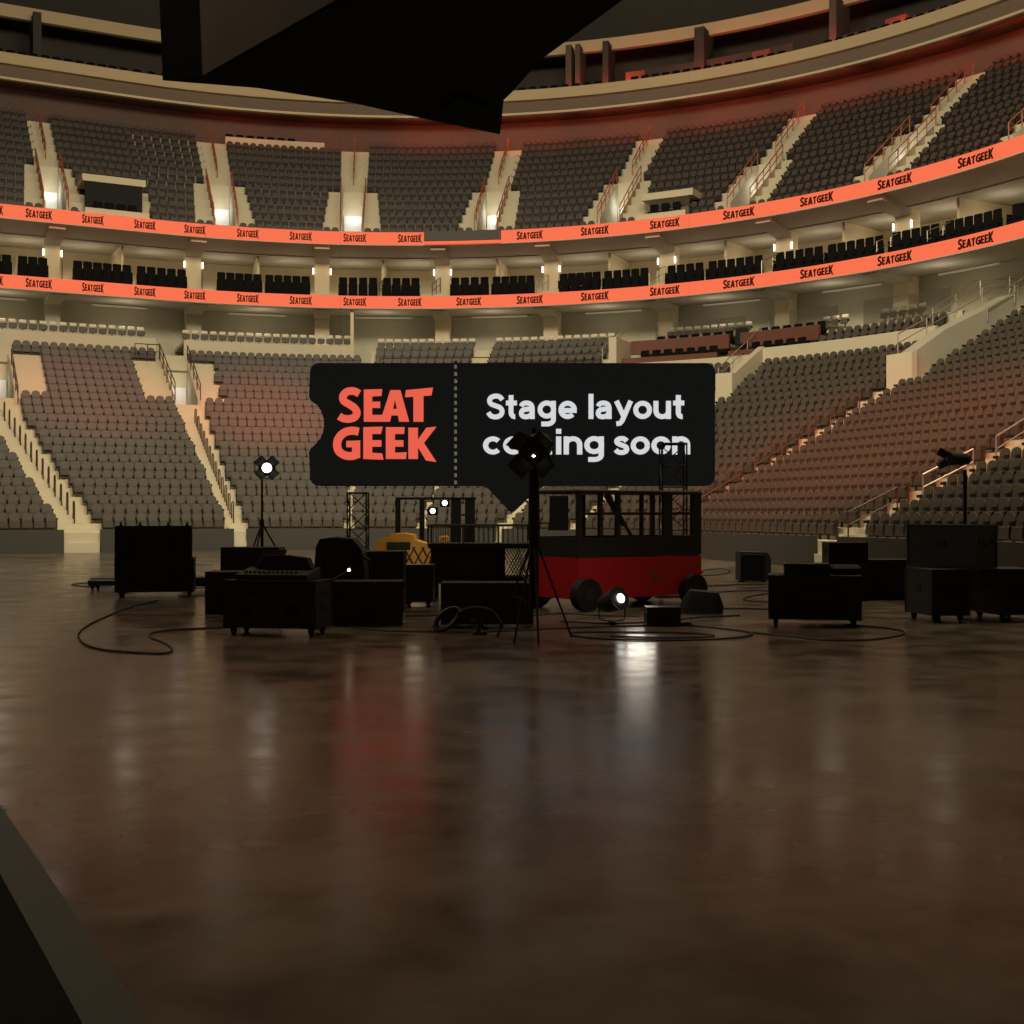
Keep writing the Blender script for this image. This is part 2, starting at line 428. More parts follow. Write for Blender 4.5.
# roof
mb = MB(); sweep(mb, [(16, Z2(33)), (13, Z2(37)), (-4, Z2(42)), (-30, Z2(44))], SL, SR, 2); 
mb.add([(-60, -20, 44), (60, -20, 44), (60, 62, 45.5), (-60, 62, 45.5)], [(0, 1, 2, 3)])
struct(mb.build('ceiling', M['roof'], fix=False))
mb = MB()
for s_ in (-8, 2, 12, 22, 32, 42, 52, 62): mb.rod(P(s_, 13, Z2(36)), P(s_+4, -16, Z2(41.5)), .28, 4)
struct(mb.build('ceiling_beams', M['darkwall']))

# concourse and suite columns
colpx = [52, 193, 322, 443, 552, 668, 785, 905]
for px in colpx:
    s_ = s_at(px, 3.4)
    mb = MB(); sweep(mb, rect(3.0, 4.0, Z2(9.0), Z2(12.5)), s_-.42, s_+.42, 1, True)
    struct(mb.build('column', M['wallc'] if px < 300 else M['cream']))
    mb = MB(); sweep(mb, [(.15, Z2(12.26)), (3.4, Z2(12.1)), (3.4, Z2(12.5)), (.15, Z2(12.36))], s_-.45, s_+.45, 1, True)
    struct(mb.build('column_bracket', M['ceil']))
    s_ = s_at(px, 3.0)
    mb = MB(); sweep(mb, rect(2.8, 3.7, Z2(13.5), Z2(16.05)), s_-.42, s_+.42, 1, True)
    struct(mb.build('column', M['cream']))
    mb = MB(); sweep(mb, [(.3, Z2(16.0)), (2.8, Z2(15.6)), (2.8, Z2(16.0)), (.3, Z2(16.25))], s_-.45, s_+.45, 1, True)
    struct(mb.build('column_bracket', M['ceil']))
    for k, ds in enumerate((-.5, .5)):
        a = P(s_+ds, 2.75, Z2(14.9))
        mb = MB(); mb.box((0, 0, .2), (.09, .09, .4), bev=.02)
        o = mb.build('wall_lamp', M['sconce']); o.location = a; o.rotation_euler.z = heading(s_)
        tag(o, 'glowing wall lamp, %s side of the suite column %s' % (('left', 'right')[k], {52: 'nearest the left edge of the photo', 193: 'second from the left', 322: 'third from the left', 443: 'in the middle of the suite level', 552: 'just right of the middle', 668: 'above the right half of the sign', 785: 'second from the right', 905: 'nearest the right edge'}[px]), 'lamp', 'suite level wall lamps')
# partitions and lit bays between the columns
bays = sorted([s_at(p, 3.0) for p in colpx]+[s_at(-60, 3), s_at(1015, 3.0)])
for i in range(len(bays)-1):
    m_ = (bays[i]+bays[i+1])/2
    mb = MB(); sweep(mb, rect(2.9, 7.4, Z2(13.6), Z2(16.05)), m_-.07, m_+.07, 1, True)
    struct(mb.build('wall_partition', M['cream']))
    for e0, e1 in ((bays[i], m_), (m_, bays[i+1])):
        q = (e0+e1)/2
        point('suite_lamp', P(q, 4.4, Z2(14.75)), 38, (1, .88, .68), .3)
        # pale door panel or dark screen on the back wall
        mb = MB(); sweep(mb, rect(7.1, 7.38, Z2(13.7), Z2(15.5)), q-.2, q+1.1, .5, True); struct(mb.build('door_%d' % (2*i+1+(e0 == m_)), M['concrete']))
# glowing strips stand in for soffit gleams; unseen point lights fill the concourse
for i in range(len(bays)-1):
    m_ = (bays[i]+bays[i+1])/2
    mb = MB(); sweep(mb, rect(3.7, 3.85, Z2(12.36), Z2(12.44)), m_-1.6, m_+1.6, 1, True)
    o = mb.build('soffit_gleam', M['soffitgleam']); tag(o, 'thin glow strip standing for a gleam under the concourse soffit, %s' % ['left of the first column', 'between first and second columns', 'between second and third columns', 'between third and fourth columns', 'between fourth and fifth columns', 'between fifth and sixth columns', 'between sixth and seventh columns', 'between seventh and eighth columns', 'right of the last column'][i], 'lamp', 'concourse soffit gleams')
    point('concourse_lamp', P(m_, 1.6, Z2(11.3)), 40, (1, .88, .66), .3)

# ------------------------------------------------------------------ logo glyphs
def stroke(pts, w):
    L_, R_ = [], []
    for i, p in enumerate(pts):
        a = pts[max(i-1, 0)]; b = pts[min(i+1, len(pts)-1)]
        t = Vector((b[0]-a[0], b[1]-a[1])).normalized(); n = Vector((-t.y, t.x))*w/2
        L_.append((p[0]+n.x, p[1]+n.y)); R_.append((p[0]-n.x, p[1]-n.y))
    return [[L_[i], L_[i+1], R_[i+1], R_[i]] for i in range(len(pts)-1)]
def smooth(pts, n=4):
    out = []
    for i in range(len(pts)-1):
        p0 = pts[max(i-1, 0)]; p1 = pts[i]; p2 = pts[i+1]; p3 = pts[min(i+2, len(pts)-1)]
        for k in range(n):
            t = k/n
            out.append(tuple(.5*(2*p1[j]+(-p0[j]+p2[j])*t+(2*p0[j]-5*p1[j]+4*p2[j]-p3[j])*t*t+(-p0[j]+3*p1[j]-3*p2[j]+p3[j])*t**3) for j in range(len(p1))))
    return out+[tuple(pts[-1])]
_E = [[(432,535),(505,533),(502,560),(465,562),(465,583),(497,583),(497,608),(465,608),(465,636),(505,636),(497,663),(432,663)]]
_E2 = [[(430,685),(507,683),(500,712),(465,712),(465,737),(502,737),(502,763),(465,763),(465,787),(505,790),(510,815),(430,812)]]
_E3 = [[(520,685),(595,685),(592,712),(556,712),(556,737),(590,737),(590,763),(556,763),(556,787),(603,785),(600,812),(520,812)]]
GL = [
 ('S', stroke(smooth([(413,551),(392,541),(366,543),(349,560),(352,580),(374,594),(394,608),(404,626),(396,644),(374,652),(350,650),(333,641)]), 30)),
 ('E', _E),
 ('A', [[(538,537),(566,537),(536,663),(497,663)],[(550,537),(578,537),(613,663),(573,663)],[(535,612),(570,612),(576,638),(528,638)]]),
 ('T', [[(600,537),(708,527),(702,558),(670,560),(670,663),(630,663),(630,563),(597,565)]]),
 ('G', stroke(smooth([(411,703),(385,699),(355,706),(332,728),(325,755),(333,782),(358,798),(385,800),(400,796)]), 32)+[[(362,740),(417,738),(417,808),(385,812),(385,765),(362,765)]]),
 ('E', _E2), ('E', _E3),
 ('K', [[(610,687),(648,687),(648,735),(682,687),(722,683),(672,748),(722,824),(680,818),(648,765),(648,812),(610,812)]]),
]
def glyph_fit(polys, x0, x1, y0, y1):
    xs = [p[0] for q in polys for p in q]; ys = [p[1] for q in polys for p in q]
    a, b, c, d = min(xs), max(xs), min(ys), max(ys)
    return [[(x0+(p[0]-a)/(b-a)*(x1-x0), y0+(d-p[1])/(d-c)*(y1-y0)) for p in q] for q in polys]
def word_mesh(w, h, th):
    """one-line word: large S and K, level top in between"""
    mb = MB(); wd = [.135, .105, .15, .115, .14, .105, .105, .145]; x = 0
    for k, (ch, polys) in enumerate(GL):
        y0, y1 = (0, 1.0)
        if k == 0: y0, y1 = -.06, 1.2
        if k == 7: y0, y1 = -.12, 1.2
        if k in (2,): y1 = 1.0
        for q in glyph_fit(polys, x*w, (x+wd[k]-.012)*w, y0*h, y1*h):
            mb.prism([(p[0]-w/2, 0, p[1]-h/2) for p in q], (0, th, 0))
        x += wd[k]
    return mb
wordme = None
def ribbon(zb, zt_, parts, textpx, lab, gname):
    root = empty('ribbon_board', P(30, 0, zb)); tag(root, lab, 'led board')
    for a, b in parts:
        mb = MB(); sweep(mb, rect(-.12, .08, zb, zt_), a, b, .7, True); offs(mb, root.location); mb.build('led_panel', M['ribbon'], root)
    mb = MB(); sweep(mb, rect(-.13, .1, zb-.05, zb), SL, SR, .7, True); offs(mb, root.location); mb.build('lower_frame', M['ceil'], root)
    for px in textpx:
        s_ = s_at(px, -.12)
        global wordme
        if wordme is None:
            o = word_mesh(1.62, .40, .03).build('lettering', M['ribtext'], root); wordme = o.data
        else:
            o = bpy.data.objects.new('lettering', wordme); col.objects.link(o); o.parent = root
        pw = pix(P(s_+.5, -.12, zb))[0]-pix(P(s_-.5, -.12, zb))[0]
        want = float(np.interp(px, [39, 60, 93, 195, 300, 410, 530, 665, 817, 976], [27, 24, 22, 21.5, 22.5, 24, 26.5, 30, 33.5, 36]))
        o.scale.x = want/pw/1.62
        o.location = P(s_, -.165, (zb+zt_)/2-.02)-root.location; o.rotation_euler.z = heading(s_)
TX = [-10, 39, 93, 145, 195, 248, 301, 355, 410, 469, 530, 595, 665, 739, 817, 895, 976, 1060]
sN0, sN1 = s_at(424, -.1), s_at(501, -.1)
ribbon(Z2(12.38), Z2(13.12), [(SL, SR)], TX, 'lower coral LED ribbon board with dark lettering, under the suite chairs', 'l')
ribbon(Z2(16.24), Z2(17.0), [(SL, sN0), (sN1, SR)], [p for p in TX if p != 469], 'upper coral LED ribbon board with a dark notch, under the upper deck', 'u')
mb = MB(); sweep(mb, rect(-.3, .0, Z2(16.45), Z2(17.02)), sN0+.02, sN1-.02, .7, True)
o = mb.build('control_booth_front', M['dasher']); tag(o, 'dark grey booth front filling the gap in the upper coral ribbon', 'booth')
mb = MB(); sweep(mb, rect(-.34, -.02, Z2(16.24), Z2(16.40)), sN0+.02, sN1-.02, .7, True); mb.build('led_strip', M['ribbon'], o)

# ------------------------------------------------------------------ vomitories (doorways in the stands)
def doorway(c, hw, d_end, zf, ztop, name, num, lampe):
    """end wall with a white lit doorway; room behind it"""
    mb = MB(); h = min(1.9, (ztop-zf)*(.62 if name == 'u' else .48)); ww = hw*.82
    for a, b in ((-hw, -ww), (ww, hw)): sweep(mb, rect(d_end-.12, d_end-.04, zf, ztop), c+a, c+b, 1, True)
    sweep(mb, rect(d_end-.12, d_end-.04, zf+h, ztop), c-ww, c+ww, 1, True)
    for sgn in (-1, 1):     # side walls of the passage
        vs = []
        for s_ in (c+sgn*hw, c+sgn*(hw-.06)):
            for d, z in ((d_end-4.2, zf), (d_end-4.2, zf+.35), (d_end, ztop+.05), (d_end, zf)): vs.append(P(s_, d, z))
        mb.add(vs, [(0, 1, 2, 3), (7, 6, 5, 4)]+[(k, (k+1) % 4, 4+(k+1) % 4, 4+k) for k in range(4)])
    struct(mb.build('wall_vomitory', M['concrete']))
    mb = MB(); sweep(mb, rect(d_end-.3, d_end-.13, zf+.02, zf+h), c-ww, c+ww, 1, True)
    struct(mb.build('door_%d' % num, M['vomwall']))
    p = P(c, d_end-.95, zf+h-.1)
    point('doorway_light', p, lampe, (.92, .97, 1.0), .12)
n_ = 30
for c, hw in AU:
    if P(c, 3, 0).y > 20 and pix(P(c, 3, utread(3)))[0] < 1060:
        doorway(c, .62, urow(6)-.05, utread(1), utread(6), 'u', n_, 22); n_ += 1
for c, r in VL.items():
    doorway(c, .75, lrow(r[1])-.02, ltread(r[0]), ltread(r[1]), 'l', n_, 7); n_ += 1

# ------------------------------------------------------------------ handrails
def handrail(path, label, m, group, every=1.2, two=True, hgt=.9, r=.03):
    path = [Vector(p) for p in path]; o0 = path[0].copy()
    up = Vector((0, 0, hgt)); mb = MB()
    mb.tube([p+up-o0 for p in path], r, 5)
    if two: mb.tube([p+up*.55-o0 for p in path], r*.8, 5)
    root = mb.build('handrail', m); root.location = o0; tag(root, label, 'handrail', group)
    L_ = sum((path[i+1]-path[i]).length for i in range(len(path)-1)); n = max(1, int(round(L_/every)))
    for k in range(n+1):
        t = k/n*L_; i = 0
        while i < len(path)-2 and t > (path[i+1]-path[i]).length: t -= (path[i+1]-path[i]).length; i += 1
        q = path[i].lerp(path[i+1], min(1, t/max(1e-6, (path[i+1]-path[i]).length)))-o0
        MB().rod(q, q+up, r*.9, 5).build('post', m, root)
    return root
UN = ['the leftmost upper stair', 'the second upper stair from the left', 'the third upper stair from the left', 'the middle upper stair', 'the third upper stair from the right', 'the second upper stair from the right', 'the rightmost upper stair', 'the upper stair beyond the right edge']
for i, (c, hw) in enumerate(AU):
    if pix(P(c, 3, utread(3)))[0] > 1060: continue
    for sgn, nm in ((-1, 'left'), (1, 'right')):
        handrail([P(c+sgn*.68, urow(1), utread(1)+.1), P(c+sgn*.68, urow(6), utread(6)+.1)], 'coral-brown handrail %s of doorway under %s' % (nm, UN[i]), M['rail'], 'upper deck handrails', 1.1, r=.035)
    handrail([P(c-.02, urow(7), utread(7)), P(c-.02, urow(12), utread(12))], 'coral-brown centre handrail on %s' % UN[i], M['rail'], 'upper deck handrails', 1.1, r=.035)
# lower bowl
def lp(s_, k, dz=0): return P(s_, lrow(k)+.3, ltread(k)+dz)
for c, nm in ((-.2, 'the stair at the left edge'), (9.55, 'the stair left of the sign')):
    for k in range(1, 14, 1):
        cc = ac(c, k)+.05; a, b = lp(cc, k), lp(cc, k)+Vector(((P(cc, 0, 0)-P(cc, -1, 0))*.42))
        r0 = MB().tube([Vector((0, 0, 0)), Vector((0, 0, .9)), (b-a)*.3+Vector((0, 0, .98)), (b-a)*.8+Vector((0, 0, .98)), (b-a)+Vector((0, 0, .9)), (b-a)], .03, 5)
        o = r0.build('handrail', M['railbr']); o.location = a
        tag(o, 'dark hoop handrail, %s of those on %s' % (['', 'lowest', 'second lowest', 'third', 'fourth', 'fifth', 'sixth', 'middle', 'eighth', 'ninth', 'tenth', 'eleventh', 'second highest', 'highest'][k], nm), 'handrail', 'hoop handrails up '+nm)
for sgn, nm in ((-1, 'left'), (1, 'right')):
    handrail([lp(9.55+sgn*.8, 16, .3), lp(9.55+sgn*.8, 22, .2)], 'red-brown handrail %s of the doorway left of the sign' % nm, M['railbr'], 'doorway handrails left of the sign', 1.4)
handrail([lp(.6, 15, .1), lp(.6, 20, .2)], 'red-brown handrail beside the doorway at the left edge', M['railbr'], None, 1.4)
handrail([lp(56.6, 1), lp(57.0, 5)], 'dark handrail low on the stair right of the sign', M['railbr'], None, 1.6)
handrail([lp(57.1, 6), lp(57.8, 13)], 'dark handrail halfway up the stair right of the sign', M['railbr'], None, 1.6)
handrail([lp(72.9, 0), lp(73.2, 2)], 'short dark handrail at the foot of the right stair', M['railbr'], None, 1.6)
handrail([lp(73.4, 3), lp(73.8, 5)], 'short pale-topped handrail just above the foot of the right stair', M['railst'], None, 1.6)
handrail([lp(73.9, 6), lp(73.9, 12)], 'long steel handrail high on the right stair above the light stand', M['railst'], None, 1.8)
handrail([P(58.8, -5.7, ltread(15)+1.6), P(58.8, .5, zt+1.3), P(58.8, 3.2, zt+1.9)], 'steel handrail on top of the sloping corner stair wall, near side', M['railst'], None, 2)
handrail([P(57.0, -1.8, Z2(8.7)), P(57.0, 1.2, Z2(10.3)), P(57.9, 3.0, Z2(10.4))], 'steel handrail climbing left of the sloping corner stair wall', M['railst'], None, 2)
handrail([P(60.1, -1.5, ltread(20)+.9), P(60.1, 3.5, zt+2.6)], 'steel handrail right of the sloping corner stair wall', M['railst'], None, 2)
handrail([P(45.0, -4.5, ltread(17)+.3), P(45.0, .3, Z2(9.3))], 'steel handrail beside the top right corner of the sign', M['railst'], None, 2)
handrail([P(36.6, -3.4, Z2(8.3)), P(36.6, .6, Z2(10.2))], 'steel handrail at the left end of the wood-fronted boxes', M['railst'], None, 2)
handrail([P(22, -3.6, Z2(8.0)), P(29, -3.6, Z2(8.0)), P(36.3, -3.6, Z2(8.0))], 'long dark rail in front of the raised rows above the sign', M['railbr'], None, 1.5)
handrail([P(7.2, -1.0, zt+.0), P(8.6, -1.0, zt+.0)], 'short dark rail at the top row left of the doorway', M['railbr'], None, .7)

# ------------------------------------------------------------------ seats
PITCH = .485
def seat_parts():
    """stadium seat facing -y, standing on z=0 ; returns (backrest, pan, frame)"""
    b = MB(); W2 = .206; n = 6; prof = [(-W2, .44), (-W2, .74)]
    for k in range(1, n): t = PI-PI*k/n; prof.append((W2*math.cos(t), .74+.15*math.sin(t)))
    prof += [(W2, .74), (W2, .44)]
    fr = [(x, .10+(z-.44)*.16, z) for x, z in prof]; bk = [(x*.97, y+.055, z) for x, y, z in fr]
    m = len(prof); b.add(fr+bk, [tuple(range(m)), tuple(range(m, 2*m))[::-1]]+[(k, m+k, m+(k+1) % m, (k+1) % m) for k in range(m)])
    p = MB()   # folded-up seat pan with rounded front lip
    sec = [(.10, .20), (-.035, .20), (-.065, .24), (-.03, .50), (.0, .53), (.04, .52), (.05, .24)]
    p.add([(-.20, y, z) for y, z in sec]+[(.20, y, z) for y, z in sec], [tuple(range(7)), tuple(range(7, 14))[::-1]]+[(k, 7+k, 7+(k+1) % 7, (k+1) % 7) for k in range(7)])
    f = MB()
    for sx in (-1, 1):
        f.box((sx*.2325, .07, .33), (.038, .07, .66))
        f.box((sx*.2325, .02, .60), (.046, .20, .09))
    f.box((0, .08, .17), (.44, .05, .05))
    return b, p, f
def upper_parts():
    return seat_parts()
seatB, seatP, seatF = seat_parts()
def inframe(v, m=12): x, y = pix(v); return -m < x < 1024+m and -m < y < 640
SECT = []      # lower bowl blocks between aisles: (s0, s1, name)
bl = [(SL, -.2, 'leftmost lower block'), (-.2, 9.55, 'block left of the left stair'), (9.55, 20.8, 'block left of the sign'),
      (20.8, 28.3, 'block under the sign logo'), (28.3, 37.2, 'block behind the centre gear'), (37.2, 45.2, 'block behind the red cart'),
      (45.2, 58.2, 'block just right of the sign'), (58.2, 74.0, 'wide block between the right stairs'), (74.0, 97, 'rightmost lower block')]
HWA = {c: h for c, h in AL}; HWA[20.8] = .05
low = []       # (pos, heading, kind, blockname, row)
for a0, b0, nm in bl:
    for k in range(nrows((a0+b0)/2)):
        a = ac(a0, k)+HWA[a0] if a0 in HWA else a0
        b = ac(b0, k)-HWA[b0] if b0 in HWA else b0
        if a0 == 28.3: a = a0
        if b0 == 28.3: b = b0
        # arc length shrinks towards the inside of the corner
        dd = lrow(k)+.45
        ss = np.linspace(a, b, 200); pts = [P(s_, dd, 0) for s_ in ss]
        cl = [0.0]
        for i in range(199): cl.append(cl[-1]+(pts[i+1]-pts[i]).length)
        L_ = cl[-1]; n = int((L_-.04)/PITCH)
        if n < 1: continue
        for j in range(n):
            s_ = float(np.interp((L_-n*PITCH)/2+(j+.5)*PITCH, cl, ss))
            if k == 0 and abs(s_-37.4) < .3: continue
            skip = False
            for c, r in VL.items():
                if r[0] <= k < r[1]-0 and abs(s_-c) < 2.3: skip = True
            if 58 < s_ < 60.3 and k > 14: skip = True
            if s_ < 46.6 and s_ > 44.8 and k > 14: skip = True
            if skip: continue
            v = P(s_, dd, ltread(k))
            if inframe(v+Vector((0, 0, .6)), 150): low.append((v, heading(s_), nm, k))
# extra rows: middle raised block and right corner blocks
def addrows(lst, a, b, rows, nm, pitch=PITCH):
    for k, (d, z) in enumerate(rows):
        n = int((P(b, d, 0)-P(a, d, 0)).length/pitch)
        for j in range(n):
            s_ = a+(b-a)*(j+.5)/n; v = P(s_, d, z)
            if inframe(v): lst.append((v, heading(s_), nm, k))
addrows(low, 21.6, 27.7, [(-3.05+.8*k, Z2(8.15+.5*k)) for k in range(3)], 'raised')
addrows(low, 28.9, 36.4, [(-3.05+.8*k, Z2(8.15+.5*k)) for k in range(3)], 'raised')
addrows(low, 49.4, 56.6, [(-1.35, Z2(8.3)), (-.5, Z2(8.75))], 'raised')
addrows(low, 60.4, 73, [(.75, zt+.55), (1.55, zt+1.0)], 'raised')
low.sort(key=lambda t: t[0].y)
def merged(name, items, parts_, m, label, cat):
    """all remaining seats as one object with a material slot per part"""
    V, Fs, mi, off = [], [], [], 0
    for pi, mbp in enumerate(parts_):
        base = np.array(mbp.v)
        for v, h, *_ in items:
            c, s_ = math.cos(h), math.sin(h)
            R = np.array([[c, -s_, 0], [s_, c, 0], [0, 0, 1]])
            V.append(base@R.T+np.array(v)); Fs += [tuple(i+off for i in f) for f in mbp.f]; mi += [pi]*len(mbp.f); off += len(base)
    V = np.concatenate(V)
    me = bpy.data.meshes.new(name); me.from_pydata(V.tolist(), [], Fs)
    for mm in m: me.materials.append(mm)
    me.polygons.foreach_set('material_index', mi)
    o = bpy.data.objects.new(name, me); col.objects.link(o)
    return tag(o, label, cat, kind='stuff')
ordn = ['front', 'second', 'third', 'fourth', 'fifth', 'sixth', 'seventh', 'eighth', 'ninth', 'tenth', 'eleventh', 'twelfth', 'thirteenth', 'fourteenth', 'fifteenth', 'sixteenth', 'seventeenth', 'eighteenth', 'nineteenth', 'twentieth', 'twenty-first', 'twenty-second', 'topmost']
def hidden(v):
    x, y = pix(v+Vector((0, 0, .75)))
    return 906 < x < 1003 and y > 531 or 1003 <= x and y > 577 or x > 1020 or x < 4 or (x > 808 and x < 906 and y > 545)
def proto(name, B, Pn, Fm, mB, mF, mP):
    r = empty(name, (0, 0, 0))
    B.build('backrest', mB, r); Pn.build('seat_pan', mP, r); Fm.build('frame', mF, r)
    return r
proto_used = [False]
def copy_tree(o):
    c = o.copy(); col.objects.link(c)
    for ch in list(o.children):
        d = ch.copy(); col.objects.link(d); d.parent = c
    return c
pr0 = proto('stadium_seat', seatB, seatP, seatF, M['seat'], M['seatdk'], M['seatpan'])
vis = [t for t in low if not hidden(t[0])]; ind = vis[:300]; ids = set(id(t) for t in ind)
def place(pr, i, v, h):
    o = pr if i == 0 else copy_tree(pr); o.location = v; o.rotation_euler = (0, 0, h); return o
from collections import defaultdict
rows = defaultdict(list)
for t in ind: rows[(t[2], t[3])].append(t)
_on = ['first', 'second', 'third', 'fourth', 'fifth', 'sixth', 'seventh', 'eighth', 'ninth', 'tenth', 'eleventh', 'twelfth', 'thirteenth', 'fourteenth', 'fifteenth', 'sixteenth', 'seventeenth', 'eighteenth', 'nineteenth', 'twentieth']
_tn = ['twenty', 'thirty', 'forty', 'fifty']
def nthw(j):           # 0-based position as a word
    if j < 20: return _on[j]
    if (j+1) % 10 == 0: return {30: 'thirtieth', 40: 'fortieth', 50: 'fiftieth'}[j+1]
    return _tn[(j+1)//10-2]+'-'+_on[(j+1) % 10-1]
fullrow = defaultdict(list)
for t in low: fullrow[(t[2], t[3])].append(t)
for v in fullrow.values(): v.sort(key=lambda t: pix(t[0])[0])
i = 0
for (nm, k), lst in rows.items():
    lst.sort(key=lambda t: pix(t[0])[0]); n = len(lst)
    fr = [id(q) for q in fullrow[(nm, k)]]
    for j, t in enumerate(lst):
        o = place(pr0, i, t[0], t[1]); i += 1
        tag(o, 'grey-brown seat, %s from left in %s row, %s' % (nthw(fr.index(id(t))), ordn[k], nm), 'seat', 'grey-brown seats, %s row, %s' % (ordn[k], nm))
merged('stadium_seats', [t for t in low if id(t) not in ids], (seatB, seatP, seatF), (M['seat'], M['seatpan'], M['seatdk']), 'the many grey-brown folded seats filling the farther rows of the lower bowl', 'seats')

# upper deck
up = []
ub = [(SL, 3.2)]+[(AU[i][0], AU[i+1][0]) for i in range(len(AU)-1)]+[(AU[-1][0], 75)]
unm = ['upper block one', 'second upper block from left', 'third upper block from left', 'fourth upper block from left', 'middle upper block', 'third upper block from right', 'second upper block from right', 'rightmost upper block', 'last upper block']
for bi, (a, b) in enumerate(ub):
    for k in range(NU):
        if bi == 2 and k > 11: continue
        ca, cb = a, b; la = (.72, .72)
        w0 = .72 if (k > 5 or k == 0) else 1.75-.08*k
        if bi == 0: aa = a
        else: aa = a+w0
        bb = b-w0
        dd = urow(k)+.45
        L_ = (P(bb, dd, 0)-P(aa, dd, 0)).length; n = int(L_/.49)
        for j in range(n):
            s_ = aa+(bb-aa)*(j+.5)/n; v = P(s_, dd, utread(k)); px = pix(v)[0]
            if (k < 4 and 84 < px < 150) or (k < 3 and 636 < px < 690): continue
            if not (-140 < px < 1160): continue
            up.append((v, heading(s_), unm[bi], k))
up.sort(key=lambda t: t[0].length + (0 if 4 < pix(t[0])[0] < 1020 and pix(t[0])[1] > 4 else 500))
uB, uP, uF = seat_parts()
pr1 = proto('upper_deck_seat', uB, uP, uF, M['seatup'], M['seatdk'], M['uppanshade'])
upr = defaultdict(list)
for t in up: upr[(t[2], t[3])].append(t)
for v in upr.values(): v.sort(key=lambda t: pix(t[0])[0])
for i, t in enumerate(up[:300]):
    jj = [id(q) for q in upr[(t[2], t[3])]].index(id(t))
    o = place(pr1, i, t[0], t[1])
    tag(o, 'dark seat, %s from left in %s row, %s' % (nthw(jj), ordn[t[3]], t[2]), 'seat', 'dark upper deck seats, %s row, %s' % (ordn[t[3]], t[2]))
merged('upper_deck_seats', up[300:], (uB, uP, uF), (M['seatup'], M['uppanshade'], M['seatdk']), 'the many dark grey-brown seats filling the rest of the upper deck', 'seats')

# pale folded seats along the concourse
def pale_parts():
    b = MB(); b.box((0, .12, .70), (.40, .07, .20), bev=.04)
    p = MB(); p.box((0, -.02, .40), (.42, .10, .30), bev=.03)
    f = MB(); f.box((0, .1, .2), (.05, .05, .4)); f.box((.225, .05, .45), (.03, .2, .12))
    return b, p, f
a_, b_, c_ = pale_parts()
pp = empty('concourse_seat', (0, 0, 0)); a_.build('backrest', M['seatwh'], pp); b_.build('seat_pan', M['seat'], pp); c_.build('frame', M['seatdk'], pp)
pale = []
for a, b, d, z, nm in ((SL, 8.2, 1.35, Z2(10.12), 'in the concourse row left of the stairhead'), (10.2, 20.0, 1.35, Z2(10.12), 'in the concourse row between stairhead and pillar'),
                       (21.6, 27.7, -.65, Z2(9.66), 'in the pale row above the sign logo'), (28.9, 36.4, -.65, Z2(9.66), 'in the pale row above the sign middle'),
                       (38.6, 43.6, 2.1, Z2(10.15), 'behind the wood-fronted boxes'), (47.6, 49.2, 2.1, Z2(9.95), 'right of the wood-fronted boxes'), (51.0, 53.6, 2.0, Z2(9.95), 'behind glass right of the wood-fronted boxes'), (60.6, 66, 2.3, zt+1.46, 'in the top row at the right edge')):
    lst = []; addrows(lst, a, b, [(d, z)], nm, .53 if a < 20 or a > 37 else .49); pale += lst
pcn = defaultdict(int)
for i, t in enumerate(pale):
    o = place(pp, i, t[0], t[1]); tag(o, 'pale-topped seat, %s from left %s' % (nthw(pcn[t[2]]), t[2]), 'seat', 'pale concourse seats '+t[2]); pcn[t[2]] += 1

# suite chairs
def suite_parts():
    b = MB(); b.box((0, .16, .80), (.50, .12, .66), bev=.05)
    p = MB(); p.box((0, -.05, .42), (.46, .40, .14), bev=.04)
    f = MB()
    for sx in (-1, 1): f.box((sx*.25, 0, .40), (.05, .44, .50), bev=.01)
    f.box((0, 0, .12), (.10, .3, .24))
    return b, p, f
a_, b_, c_ = suite_parts()
pc = empty('suite_chair', (0, 0, 0)); a_.build('backrest', M['suite'], pc); b_.build('seat_pan', M['suite'], pc); c_.build('armrests', M['suite'], pc)
runs = [(-20, 12), (18, 48), (73, 132), (137, 187), (217, 262), (265, 310), (338, 378), (382, 420), (450, 489), (492, 534), (559, 600), (603, 648), (666, 703), (707, 762), (774, 822), (826, 882), (890, 938), (943, 1000), (1010, 1036)]
i = 0
for ri, (x0, x1) in enumerate(runs):
    for k, (d, z) in enumerate(((.65, Z2(12.92)), (1.95, Z2(13.52)))):
        a, b = s_at(x0, d), s_at(x1, d); L_ = (P(b, d, 0)-P(a, d, 0)).length; n = max(1, int(round(L_/.57)))
        for j in range(n):
            s_ = a+(b-a)*(j+.5)/n
            o = place(pc, i, P(s_, d, z), heading(s_)); i += 1
            tag(o, 'black suite chair, %s from left, %s row of %s cluster' % (nthw(j), ('front', 'back')[k], ['leftmost', 'second', 'third', 'fourth', 'fifth', 'sixth', 'seventh', 'eighth', 'ninth', 'tenth', 'eleventh', 'twelfth', 'thirteenth', 'fourteenth', 'fifteenth', 'sixteenth', 'seventeenth', 'eighteenth', 'last'][ri]), 'chair', 'suite chairs, cluster %s, %s row' % (ordn[ri], ('front', 'back')[k]))
# suite stair rails
for px, nm in ((60, 'at the far left'), (200, 'second from the left'), (380, 'above the logo'), (434, 'left of the booth'), (540, 'above the tripod lamp'), (655, 'above the right half of the sign'), (770, 'second from the right'), (888, 'furthest right'), (940, 'by the right edge')):
    s_ = s_at(px, 1.5)
    handrail([P(s_, .5, Z2(13.0)), P(s_+.25, 2.6, Z2(13.8))], 'small handrail between suite chairs %s' % nm, M['railst'] if px > 500 else M['railbr'], 'suite level handrails', 1.2, True, .95, .03)

